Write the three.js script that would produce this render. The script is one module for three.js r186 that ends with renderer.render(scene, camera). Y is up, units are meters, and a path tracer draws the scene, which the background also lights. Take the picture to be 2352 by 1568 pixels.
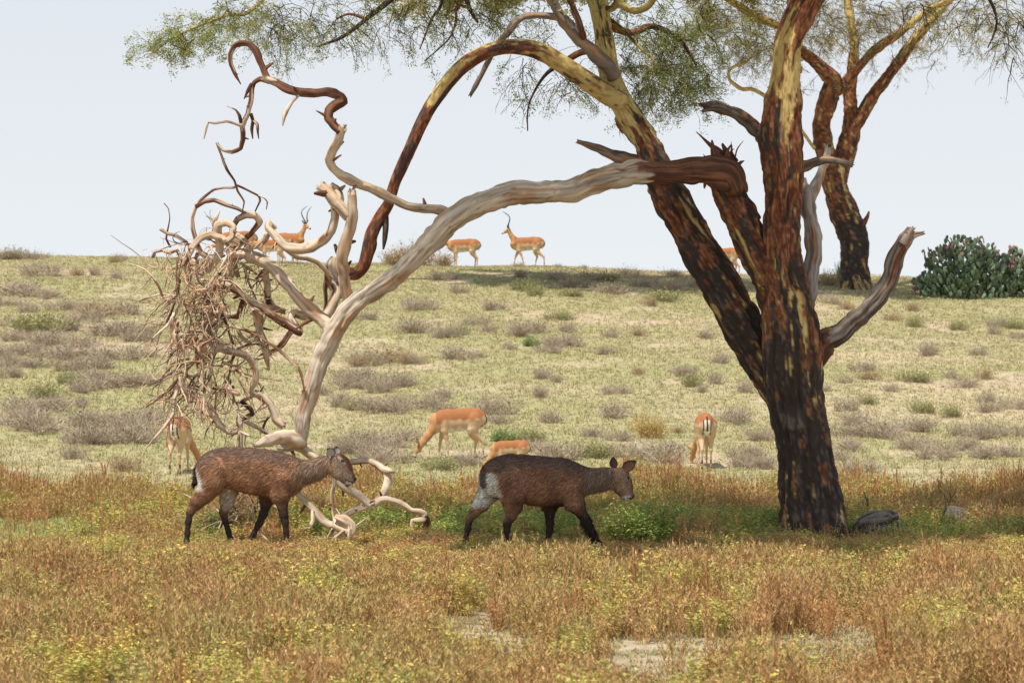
import * as THREE from 'three';

// ---------------------------------------------------------------- camera, sky, sun, exposure
const EYE = 2.5, FPX = 7200;                       // eye height (m); focal length in 2352-wide photo pixels
const camera = new THREE.PerspectiveCamera(2 * Math.atan(784 / FPX) * 180 / Math.PI, 1024 / 682, 0.5, 3000);
camera.position.set(0, EYE, 0);
camera.lookAt(0, EYE, -100);
camera.focus = 39;
camera.userData.fStop = camera.getFocalLength() / 20;   // a wide-open telephoto: about 20 mm of aperture
const renderer = new THREE.WebGLRenderer({ antialias: true });
renderer.toneMapping = THREE.LinearToneMapping;
renderer.toneMappingExposure = 1.0;
renderer.shadowMap.enabled = true;
renderer.shadowMap.type = THREE.PCFSoftShadowMap;
const scene = new THREE.Scene();
const SUN = new THREE.Vector3(-0.25, 0.9, 0.36).normalize();
{ // pale hazy tropical sky: whitish low down, bluer overhead, bright round the sun
  const w = 256, h = 128, data = new Float32Array(w * h * 4);
  for (let j = 0; j < h; j++) for (let i = 0; i < w; i++) {
    const el = ((j + 0.5) / h - 0.5) * Math.PI, az = ((i + 0.5) / w - 0.5) * 2 * Math.PI;
    const dx = Math.cos(az) * Math.cos(el), dy = Math.sin(el), dz = Math.sin(az) * Math.cos(el);
    const t = Math.pow(Math.max(0, dy), 0.7), c = Math.max(0, dx * SUN.x + dy * SUN.y + dz * SUN.z);
    const glow = 0.25 * Math.pow(c, 6) + 0.5 * Math.pow(c, 40);
    const o = (j * w + i) * 4;
    data[o] = 0.875 - 0.55 * t + glow; data[o + 1] = 0.905 - 0.46 * t + glow * 0.97; data[o + 2] = 0.925 - 0.30 * t + glow * 0.9; data[o + 3] = 1;
  }
  const sky = new THREE.DataTexture(data, w, h, THREE.RGBAFormat, THREE.FloatType);
  sky.mapping = THREE.EquirectangularReflectionMapping; sky.magFilter = THREE.LinearFilter; sky.minFilter = THREE.LinearFilter; sky.needsUpdate = true;
  scene.background = sky; scene.environment = sky;
}
const sun = new THREE.DirectionalLight(new THREE.Color(1, 0.95, 0.86), 5);
sun.position.set(0, 2, -55).addScaledVector(SUN, 120); sun.target.position.set(0, 2, -55);
sun.castShadow = true; sun.shadow.mapSize.set(4096, 4096); sun.shadow.radius = 1.6;
Object.assign(sun.shadow.camera, { left: -60, right: 60, top: 60, bottom: -60, near: 1, far: 300 });
scene.add(sun, sun.target);

// ---------------------------------------------------------------- helpers
function mulberry(a) { return () => { a = (a + 0x6d2b79f5) | 0; let t = Math.imul(a ^ (a >>> 15), 1 | a); t = (t + Math.imul(t ^ (t >>> 7), 61 | t)) ^ t; return ((t ^ (t >>> 14)) >>> 0) / 4294967296; }; }
const hash = (x, y, z) => { let h = Math.imul(x, 374761393) ^ Math.imul(y, 668265263) ^ Math.imul(z, 1274126177); h = Math.imul(h ^ (h >>> 13), 1274126177); return ((h ^ (h >>> 16)) >>> 0) / 4294967296; };
const fade = (t) => t * t * (3 - 2 * t), mixn = (a, b, t) => a + (b - a) * t, clamp = (x, a = 0, b = 1) => (x < a ? a : x > b ? b : x);
const sstep = (a, b, x) => fade(clamp((x - a) / (b - a)));
function noise(x, y, z) { // value noise, -1..1
  const X = Math.floor(x), Y = Math.floor(y), Z = Math.floor(z), u = fade(x - X), v = fade(y - Y), w = fade(z - Z);
  const l = (k) => mixn(mixn(hash(X, Y, Z + k), hash(X + 1, Y, Z + k), u), mixn(hash(X, Y + 1, Z + k), hash(X + 1, Y + 1, Z + k), u), v);
  return mixn(l(0), l(1), w) * 2 - 1;
}
const fbm = (x, y, z, n = 3) => { let s = 0, a = 0.55, t = 0; for (let i = 0; i < n; i++) { s += a * noise(x, y, z); t += a; a *= 0.5; x = x * 2.03 + 17.1; y = y * 2.03 + 5.7; z = z * 2.03 + 9.2; } return s / t; };
const mix3 = (a, b, t) => [mixn(a[0], b[0], t), mixn(a[1], b[1], t), mixn(a[2], b[2], t)];
const mul3 = (a, k) => [a[0] * k, a[1] * k, a[2] * k];
const V = (x, y, z) => new THREE.Vector3(x, y, z);
// the place seen at photo pixel (px, py) at a distance d along the view axis
const at = (px, py, d) => V((px - 1176) * d / FPX, EYE + (784 - py) * d / FPX, -d);

const taken = {};
function numbered(name) { const n = taken[name] ?? 0; taken[name] = n + 1; return n ? name + '_' + String(n).padStart(3, '0') : name; }
function tag(o, label, category, group, kind) { if (label) o.userData.label = label; if (category) o.userData.category = category; if (group) o.userData.group = group; if (kind) o.userData.kind = kind; return o; }
function put(o, name, label, category, group, kind) { o.name = numbered(name); tag(o, label, category, group, kind); scene.add(o); return o; }
function shade(o) { o.castShadow = o.receiveShadow = true; return o; }
function part(geometry, material, name, parent, label, kind) { const m = shade(new THREE.Mesh(geometry, material)); m.name = name; parent.add(m); if (label) m.userData.label = label; if (kind) m.userData.kind = kind; return m; }

class GB { // a growing triangle mesh with vertex colours
  constructor() { this.p = []; this.c = []; this.i = []; this.n = null; }
  v(x, y, z, c) { this.p.push(x, y, z); this.c.push(c[0], c[1], c[2]); return this.p.length / 3 - 1; }
  t(a, b, c) { this.i.push(a, b, c); }
  tri(a, b, c, col) { const k = this.p.length / 3; this.p.push(a.x, a.y, a.z, b.x, b.y, b.z, c.x, c.y, c.z); for (let q = 0; q < 3; q++) this.c.push(col[0], col[1], col[2]); this.i.push(k, k + 1, k + 2); }
  geo(normals) {
    const g = new THREE.BufferGeometry();
    g.setAttribute('position', new THREE.Float32BufferAttribute(this.p, 3));
    g.setAttribute('color', new THREE.Float32BufferAttribute(this.c, 3));
    g.setIndex(this.i);
    if (this.n) g.setAttribute('normal', new THREE.Float32BufferAttribute(this.n, 3)); else if (normals !== false) g.computeVertexNormals();
    return g;
  }
}
// smooth curve through rows [x, y, z, r] resampled about every sp metres
function resample(rows, sp, angular = 0) {
  const out = [], n = rows.length, g = (i) => rows[clamp(i, 0, n - 1)];
  let L = 0;
  for (let i = 0; i < n - 1; i++) {
    const a = g(i - 1), b = g(i), c = g(i + 1), d = g(i + 2), len = Math.hypot(c[0] - b[0], c[1] - b[1], c[2] - b[2]), m = Math.max(1, Math.ceil(len / sp));
    for (let k = 0; k < m + (i === n - 2 ? 1 : 0); k++) {
      const t = k / m, t2 = t * t, t3 = t2 * t;
      const q = [0, 1, 2, 3].map((e) => 0.5 * (2 * b[e] + (c[e] - a[e]) * t + (2 * a[e] - 5 * b[e] + 4 * c[e] - d[e]) * t2 + (3 * b[e] - a[e] - 3 * c[e] + d[e]) * t3));
      if (angular) for (let e = 0; e < 3; e++) q[e] = mixn(q[e], mixn(b[e], c[e], t), angular);
      q[3] = Math.max(q[3], 0.0008);
      if (out.length) { const o = out[out.length - 1]; L += Math.hypot(q[0] - o[0], q[1] - o[1], q[2] - o[2]); }
      q[4] = L; out.push(q);
    }
  }
  return out;
}
// tube along a curve; col(angle, length, share, outward, radius) -> rgb; disp(same) -> metres outwards
function tube(gb, rows, { seg = 8, sp = 0.05, col, disp, blunt = false, seed = 0, kink = 0, angular = 0, jag = 0 }) {
  const s = resample(rows, sp, angular), n = s.length, total = s[n - 1][4] || 1, base = gb.p.length / 3, T = V(), N = V(), B = V(), pT = V(), ax = V();
  if (kink) for (const q of s) { const L = q[4], k = kink * q[3] * Math.min(1, L / 0.15); for (let e = 0; e < 3; e++) q[e] += k * (0.9 * noise(L * 4 + seed, e * 7.7, seed) + 0.25 * noise(L * 13, e * 3.3, seed + 5)); q[3] *= 1 + 0.25 * kink * noise(L * 9, seed, 3); }
  for (let i = 0; i < n; i++) {
    const a = s[Math.max(0, i - 1)], b = s[Math.min(n - 1, i + 1)];
    T.set(b[0] - a[0], b[1] - a[1], b[2] - a[2]).normalize();
    if (i === 0) { N.set(0, 0, 1); if (Math.abs(T.z) > 0.9) N.set(1, 0, 0); N.addScaledVector(T, -N.dot(T)).normalize(); }
    else { ax.crossVectors(pT, T); const l = ax.length(); if (l > 1e-6) N.applyAxisAngle(ax.divideScalar(l), Math.asin(Math.min(1, l))); N.addScaledVector(T, -N.dot(T)).normalize(); }
    B.crossVectors(T, N); pT.copy(T);
    const q = s[i], share = q[4] / total;
    for (let k = 0; k < seg; k++) {
      const an = k / seg * Math.PI * 2, ca = Math.cos(an), sa = Math.sin(an), ox = N.x * ca + B.x * sa, oy = N.y * ca + B.y * sa, oz = N.z * ca + B.z * sa;
      const r = q[3] + (disp ? disp(an, q[4], share, q[3], seed) : 0);
      const j = jag && i >= n - 2 ? q[3] * jag * (0.5 + noise(Math.cos(an) * 2.5 + seed, Math.sin(an) * 2.5, i)) : 0;   // splintered end
      gb.v(q[0] + ox * r + T.x * j, q[1] + oy * r + T.y * j, q[2] + oz * r + T.z * j, col(an, q[4], share, q[3], seed));
    }
    if (i) for (let k = 0; k < seg; k++) {
      const a0 = base + (i - 1) * seg + k, a1 = base + (i - 1) * seg + (k + 1) % seg;
      gb.t(a0, a1, a0 + seg); gb.t(a1, a1 + seg, a0 + seg);
    }
  }
  for (const [i, e] of [[0, -1], [n - 1, 1]]) {
    const q = s[i], o = s[clamp(i - e, 0, n - 1)], d = V(q[0] - o[0], q[1] - o[1], q[2] - o[2]).normalize().multiplyScalar(q[3] * (blunt ? 0.2 : 0.8));
    const c = gb.v(q[0] + d.x, q[1] + d.y, q[2] + d.z, col(0, q[4], i ? 1 : 0, q[3], seed));
    for (let k = 0; k < seg; k++) { const a = base + i * seg + k, b = base + i * seg + (k + 1) % seg; if (e < 0) gb.t(b, a, c); else gb.t(a, b, c); }
  }
  return s;
}
const matte = (extra = {}) => new THREE.MeshPhysicalMaterial({ vertexColors: true, roughness: 0.95, specularIntensity: 0.25, side: THREE.DoubleSide, ...extra });
const leafy = (t = 0.35) => new THREE.MeshPhysicalMaterial({ vertexColors: true, roughness: 0.9, specularIntensity: 0.3, transmission: t, thickness: 0, side: THREE.DoubleSide });

// ---------------------------------------------------------------- ground
const PROFILE = [[-60, 0], [0, 0], [44, 0], [48, 0.06], [52, 0.22], [56, 0.42], [62, 0.98], [70, 1.88], [80, 3.02], [90, 4.1], [95, 4.58], [98.5, 4.8], [102, 4.74], [108, 4.1], [120, 2], [150, -4], [220, -14], [500, -30], [2500, -60]];
function profile(d) {
  let i = 0; while (i < PROFILE.length - 2 && d > PROFILE[i + 1][0]) i++;
  const [x0, y0] = PROFILE[i], [x1, y1] = PROFILE[i + 1], s = (k) => { const a = PROFILE[Math.max(0, k - 1)], b = PROFILE[Math.min(PROFILE.length - 1, k + 1)]; return (b[1] - a[1]) / (b[0] - a[0]); };
  const h = x1 - x0, t = (d - x0) / h, t2 = t * t, t3 = t2 * t;
  return (2 * t3 - 3 * t2 + 1) * y0 + (t3 - 2 * t2 + t) * h * s(i) + (-2 * t3 + 3 * t2) * y1 + (t3 - t2) * h * s(i + 1);
}
function H(x, z) {
  const d = -z, up = sstep(50, 96, d);
  return profile(d) - 0.021 * clamp(x, -40, 40) * up + up * 0.12 * noise(x * 0.16, d * 0.16, 3) + (0.015 + 0.035 * up) * noise(x * 0.7, d * 0.7, 9);
}
// where the line of sight through a photo pixel meets the ground
function groundAt(px, py) {
  let lo = 15, hi = 98;
  const f = (d) => { const q = at(px, py, d); return q.y - H(q.x, q.z); };
  let prev = lo;
  for (let d = lo; d <= hi; d += 0.5) { if (f(d) < 0) { lo = prev; hi = d; break; } prev = d; }
  for (let k = 0; k < 20; k++) { const m = (lo + hi) / 2; if (f(m) < 0) hi = m; else lo = m; }
  const q = at(px, py, (lo + hi) / 2); q.y = H(q.x, q.z); return q;
}
// bare or short-grass places in the near herbs: [x, distance, half width, half depth] in metres
const BARE = [[1080, 26.2, 0.30, 3.0], [1130, 25.4, 0.30, 2.2], [1450, 24.7, 0.32, 1.8], [1580, 24.8, 0.42, 1.8], [1720, 24.7, 0.42, 1.8], [1860, 24.9, 0.45, 1.9], [2010, 25.0, 0.42, 1.8], [2110, 25.4, 0.25, 1.4], [40, 41.2, 1.1, 2.6], [190, 41.6, 0.7, 1.9]].map(([px, d, rx, rd]) => [(px - 1176) * d / FPX, d, rx, rd]);
const bareness = (x, d) => { let m = 9; for (const b of BARE) m = Math.min(m, ((x - b[0]) / b[2]) ** 2 + ((d - b[1]) / b[3]) ** 2); return m - 0.55 * noise(x * 4, d * 3, 2) - 0.35 * noise(x * 9, d * 6, 7); };
// what grows where on the hill: [green, straw, soil] shares
function cover(x, z) {
  const d = -z, a = fbm(x * 0.22, d * 0.3, 11, 3), b = fbm(x * 0.55, d * 0.6, 23, 4);
  const green = sstep(-0.35, 0.35, a * 0.8 + 0.18 + (d < 60 ? 0.12 : 0)), soil = sstep(0.2, 0.5, b + (d > 80 && x > 6 ? 0.2 : 0)) * 0.8;
  return [green * (1 - soil), (1 - green) * (1 - soil), soil];
}
const GREEN = [0.33, 0.302, 0.155], STRAW = [0.455, 0.375, 0.245], SOIL = [0.45, 0.345, 0.255];
{
  const xs = [], ds = [];
  for (let x = -1500; x < -60; x += 120) xs.push(x);
  for (let x = -60; x < -24; x += 2) xs.push(x);
  for (let x = -24; x <= 24; x += 0.3) xs.push(x);
  for (let x = 26; x <= 60; x += 2) xs.push(x);
  for (let x = 120; x <= 1500; x += 120) xs.push(x);
  for (let d = -60; d < 15; d += 3) ds.push(d);
  for (let d = 15; d < 112; d += 0.3) ds.push(d);
  for (let d = 112; d < 220; d += 6) ds.push(d);
  for (let d = 240; d <= 2500; d += 100) ds.push(d);
  const pos = [], col = [], uv = [], idx = [];
  ds.forEach((d, j) => xs.forEach((x, i) => {
    pos.push(x, H(x, -d), -d); uv.push(x / 5, d / 5);
    const c = cover(x, -d), near = 1 - sstep(46, 51, d);
    let k = [0, 1, 2].map((e) => GREEN[e] * c[0] + STRAW[e] * c[1] + SOIL[e] * c[2]);
    k = mix3(k, mix3([0.27, 0.215, 0.145], [0.43, 0.35, 0.245], sstep(-0.4, 0.4, fbm(x * 2.3, d * 2.3, 31, 4))), near);
    col.push(...k.map((e) => e / 0.82));
    if (i && j) { const a = j * xs.length + i; idx.push(a - xs.length - 1, a - xs.length, a - 1, a - xs.length, a, a - 1); }
  }));
  const g = new THREE.BufferGeometry();
  g.setAttribute('position', new THREE.Float32BufferAttribute(pos, 3)); g.setAttribute('color', new THREE.Float32BufferAttribute(col, 3)); g.setAttribute('uv', new THREE.Float32BufferAttribute(uv, 2));
  g.setIndex(idx); g.computeVertexNormals();
  // grain: soil crumbs and flattened straw, tiling every 5 m
  const S = 1024, px = new Uint8Array(S * S * 4), R = mulberry(77), lum = new Float32Array(S * S);
  const per = (x, y, f, k) => { const X = x * f, Y = y * f, i = Math.floor(X), j = Math.floor(Y), u = fade(X - i), v = fade(Y - j), h = (a, b) => hash(((a % f) + f) % f, ((b % f) + f) % f, k); return mixn(mixn(h(i, j), h(i + 1, j), u), mixn(h(i, j + 1), h(i + 1, j + 1), u), v); };
  for (let j = 0; j < S; j++) for (let i = 0; i < S; i++) lum[j * S + i] = 0.62 + 0.16 * per(i / S, j / S, 32, 1) + 0.16 * per(i / S, j / S, 96, 2) + 0.2 * (per(i / S, j / S, 256, 3));
  for (let k = 0; k < 9000; k++) { // straws
    let x = R() * S, y = R() * S; const a = R() * 6.28, l = 5 + R() * 14, b = R() < 0.6 ? 0.22 : -0.25;
    for (let q = 0; q < l; q++) { const e = ((Math.floor(y) + S) % S) * S + (Math.floor(x) + S) % S; lum[e] += b * (lum[e] < 1.05 && lum[e] > 0.4 ? 1 : 0); x += Math.cos(a); y += Math.sin(a); }
  }
  for (let k = 0; k < S * S; k++) { const v = clamp(lum[k], 0.3, 1) * 255; px[k * 4] = v; px[k * 4 + 1] = v * 0.985; px[k * 4 + 2] = v * 0.95; px[k * 4 + 3] = 255; }
  const t = new THREE.DataTexture(px, S, S); t.wrapS = t.wrapT = THREE.RepeatWrapping; t.magFilter = THREE.LinearFilter; t.needsUpdate = true;
  const m = new THREE.MeshPhysicalMaterial({ vertexColors: true, map: t, bumpMap: t, bumpScale: 0.02, roughness: 1, specularIntensity: 0.15 });
  put(shade(new THREE.Mesh(g, m)), 'ground', 'grassy slope with dry straw and bare soil rising to a rounded crest', 'ground', null, 'structure');
}
// ---------------------------------------------------------------- trees
const TAU = Math.PI * 2;
// rows [px, py, half width px] of a limb at distance d, its depth sliding from z0 to z1 (m, + is away) with a bulge
function limb(list, d, z0 = 0, z1 = z0, bulge = 0) {
  return list.map((q, i) => { const t = i / Math.max(1, list.length - 1), dd = d + mixn(z0, z1, t) + bulge * Math.sin(t * Math.PI), w = at(q[0], q[1], dd); return [w.x, w.y, w.z, q[2] * dd / FPX]; });
}
const zoomed = (list, x0, y0, k) => list.map((q) => [x0 + q[0] * k, y0 + q[1] * k, q[2] * k]);
// flaking bark of the yellow fever tree: dark outer plates, red-brown under-bark, smooth yellow skin where it has flaked off
function bark({ yellow, red, grey = () => 0, rough = 1, dark = [0.062, 0.046, 0.038], skin = [0.64, 0.48, 0.20] }) {
  const field = (a, L, r, s) => { const k = Math.max(r, 0.06) * 15, w = 0.5 * noise(Math.cos(a) * k * 2, Math.sin(a) * k * 2, L * 6 + s); return fbm(Math.cos(a) * k + s + w, Math.sin(a) * k - w, L * 2.1 + s * 3, 4); };
  const plates = (a, L, r, s) => { const k = Math.max(r, 0.05) * 24; return fbm(Math.cos(a) * k + s * 2, Math.sin(a) * k, L * 4 + s, 3); };
  const cut = (v, amount) => sstep(amount - 0.035, amount + 0.035, v);
  return {
    disp(a, L, t, r, s) { const y = 1 - cut(field(a, L, r, s), -yellow(t, a) ); const p = plates(a, L, r, s); return rough * Math.min(1, r / 0.15) * (0.03 * (y) * (0.6 + p) + 0.026 * p - 0.012) + r * 0.09 * noise(Math.cos(a) * 1.3 + s, Math.sin(a) * 1.3, L * 1.6); },
    col(a, L, t, r, s) {
      const v = field(a, L, r, s), p = plates(a, L, r, s), fine = fbm(Math.cos(a) * r * 60 + s, Math.sin(a) * r * 60, L * 16, 2), k = Math.max(r, 0.05) * 13, v2 = fbm(Math.cos(a) * k, Math.sin(a) * k + s, L * 2.8 + 40, 3);
      let c = mix3(dark, [0.21, 0.165, 0.135], sstep(0.0, 0.75, p * 0.75 + fine * 0.55));
      c = mix3(c, mix3([0.17, 0.055, 0.03], [0.42, 0.19, 0.09], sstep(-0.25, 0.6, fine + 0.4 * p)), cut(v2 + 0.15 * p, -red(t, a)) * 0.92);
      const fis = sstep(0.72, 0.95, 1 - Math.abs(noise(Math.cos(a) * r * 34 + s, Math.sin(a) * r * 34, L * 3.2)));
      c = mix3(c, [0.03, 0.022, 0.018], 0.45 * fis * Math.min(1, rough));
      c = mix3(c, [0.40, 0.36, 0.33], cut(v2 * 0.6 + fine * 0.5, 1 - grey(t, a)));
      const y = cut(v, -yellow(t, a));
      c = mix3(c, [0.30, 0.15, 0.065], 0.75 * cut(v, -yellow(t, a) - 0.11));
      const sk = mix3(skin, mix3(skin, [0.36, 0.22, 0.07], 0.8), sstep(-0.1, 0.5, fine + 0.5 * p));
      c = mix3(c, sk, y);
      c = mix3(c, [0.07, 0.04, 0.03], 0.88 * y * sstep(0.30, 0.36, v2 + 0.12 * fine));
      return c;
    },
  };
}
// barkless weathered wood: tan with grain streaks along the limb; tone(t) 0 pale .. 1 dark red-brown bark still on
function deadwood({ tone = () => 0, pale = [0.60, 0.47, 0.345], grey = 0.5, rough = 1 }) {
  const band = (L, s) => noise(L * 5.5 + s * 7.3, s, 0.5);   // rings of bark left on between bare lengths
  const groove = (a, L, s) => sstep(0.74, 0.97, 1 - Math.abs(noise(Math.cos(a) * 3 + s, Math.sin(a) * 3, L * 1.3 + s))), deep = clamp((rough - 1) / 2);
  return {
    disp(a, L, t, r, s) { const k = 4; return -r * 0.22 * deep * groove(a, L, s) + r * (0.15 * noise(Math.cos(a) * 1.2 + s, Math.sin(a) * 1.2, L * 4.5 + s) + 0.10 * noise(Math.cos(a) * 2 + s, Math.sin(a) * 2, L * 11) + rough * 0.09 * fbm(Math.cos(a) * k, Math.sin(a) * k + s, L * 2.2, 2)); },
    col(a, L, t, r, s) {
      const k = 3.2, ca = Math.cos(a), sa = Math.sin(a), g = fbm(ca * k + s, sa * k, L * 1.5 + s, 3), f = fbm(ca * 9 + s, sa * 9, L * 3, 3), b = fbm(ca * 1.4 + s * 2, sa * 1.4, L * 2.1 + 30, 3);
      let c = mix3(pale, [0.40, 0.335, 0.285], grey * sstep(-0.25, 0.5, g));
      c = mix3(c, [0.58, 0.33, 0.17], 0.8 * sstep(0.08, 0.4, b));
      c = mix3(c, [0.21, 0.14, 0.10], 0.6 * sstep(0.22, 0.46, f + 0.35 * g));
      c = mix3(c, [0.09, 0.06, 0.045], 0.45 * sstep(0.9, 0.98, 1 - Math.abs(noise(ca * 6 + s, sa * 6, L * 2.2))));   // drying cracks
      c = mix3(c, [0.075, 0.055, 0.045], 0.85 * Math.max(deep, 0.15) * groove(a, L, s));
      const v = tone(t, a), on = sstep(-0.06, 0.06, v * 1.7 - 0.85 + 0.6 * b + 0.45 * band(L, s) + 0.3 * f);
      return mix3(c, mix3([0.085, 0.042, 0.03], [0.27, 0.125, 0.07], sstep(-0.4, 0.6, f)), on);
    },
  };
}
const barkMat = matte({ roughness: 0.9, specularIntensity: 0.3 });
function tree(base) { const g = new THREE.Group(); g.position.copy(base); g.userData.base = base; return g; }
function own(gb, g) { const geo = gb.geo(); const b = g.position; geo.translate(-b.x, -b.y, -b.z); return geo; }

// leaf sprig: seven little feathery leaves, each a narrow folded blade
function sprigGeo(seed, leaf, spread) {
  const R = mulberry(seed), gb = new GB();
  for (let k = 0; k < 13; k++) {
    const o = V((R() - 0.5) * spread, (R() - 0.5) * spread * 0.7, (R() - 0.5) * spread), d = V(R() - 0.5, R() * 0.7 - 0.45, R() - 0.5).normalize(), l = leaf * (0.7 + R() * 0.7), w = V(R() - 0.5, R() - 0.5, R() - 0.5).cross(d).normalize().multiplyScalar(l * 0.16);
    const m = o.clone().addScaledVector(d, l * 0.5), tip = o.clone().addScaledVector(d, l), c = mul3([1, 1, 1], 0.75 + R() * 0.5);
    gb.tri(o, m.clone().add(w), tip, c); gb.tri(o, tip, m.clone().sub(w), c);
  }
  return gb.geo();
}
const sprigs = [1, 2, 3].map((s) => sprigGeo(s * 31, 0.03, 0.12));
// drooping twigs with leaf sprigs; leaves are collected for an InstancedMesh
function twig(gb, leaves, R, p, dir, len, r, o, gen = 0) {
  const n = Math.max(3, Math.round(len / 0.09)), rows = [[p.x, p.y, p.z, r]], q = p.clone(), d = dir.clone().normalize(), step = len / n;
  const kids = [];
  for (let i = 1; i <= n; i++) {
    d.x += (R() - 0.5) * o.wiggle; d.z += (R() - 0.5) * o.wiggle; d.y += (R() - 0.5) * o.wiggle * 0.8 - o.droop * (0.4 + i / n); d.normalize();
    q.addScaledVector(d, step); rows.push([q.x, q.y, q.z, mixn(r, o.tip ?? 0.0014, i / n)]);
    if (gen < o.gens && R() < o.fork) kids.push([q.clone(), d.clone(), mixn(r, 0.002, i / n) * 0.75, 1 - 0.55 * i / n]);
    if ((gen > 0 || i > n * 0.4) && R() < o.leaf * (o.thin ?? 0.43)) leaves.push([q.x, q.y, q.z, R() * 6.28, R() * 6.28, o.size * (0.7 + R() * 0.6), R()]);
  }
  const c = mul3(R() < (o.gold ?? 0.25) ? [0.36, 0.29, 0.12] : o.wood, 0.65 + R() * 0.7), s = gb.p.length / 3;
  rows.forEach((w, i) => { // three-sided twig
    for (let k = 0; k < 3; k++) { const a = k * TAU / 3 + i * 0.1; gb.v(w[0] + Math.cos(a) * w[3], w[1] + Math.sin(a) * w[3] * 0.6, w[2] + Math.sin(a + 1) * w[3], c); }
    if (i) for (let k = 0; k < 3; k++) { const a = s + (i - 1) * 3 + k, b = s + (i - 1) * 3 + (k + 1) % 3; gb.t(a, b, a + 3); gb.t(b, b + 3, a + 3); }
  });
  for (const [kp, kd, kr, kl] of kids) { const e = V(R() - 0.5, R() - 0.6, R() - 0.5).multiplyScalar(1.3).add(kd); twig(gb, leaves, R, kp, e, len * (0.35 + R() * 0.35) * kl, kr, o, gen + 1); }
}
function leavesMesh(leaves, g, colors, name = 'foliage') {
  const b = g.position, m4 = new THREE.Matrix4(), e = new THREE.Euler(), qn = new THREE.Quaternion(), c = new THREE.Color();
  const grp = new THREE.Group(); grp.name = name; grp.userData.kind = 'stuff'; g.add(grp);
  sprigs.forEach((geo, k) => {
    const mine = leaves.filter((_, i) => i % sprigs.length === k), im = shade(new THREE.InstancedMesh(geo, leafMat, mine.length));
    mine.forEach((l, i) => {
      e.set(l[3] * 0.15, l[4], l[3]); m4.compose(V(l[0] - b.x, l[1] - b.y, l[2] - b.z), qn.setFromEuler(e), V(l[5], l[5], l[5])); im.setMatrixAt(i, m4);
      const t = l[6], col = mix3(mix3(colors[0], colors[1], clamp(t * 1.6)), colors[2], sstep(0.75, 1, t)); im.setColorAt(i, c.setRGB(...col));
    });
    im.name = 'leaf_sprays'; im.userData.kind = 'stuff'; grp.add(im);
  });
}
const leafMat = leafy(0.3);

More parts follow.
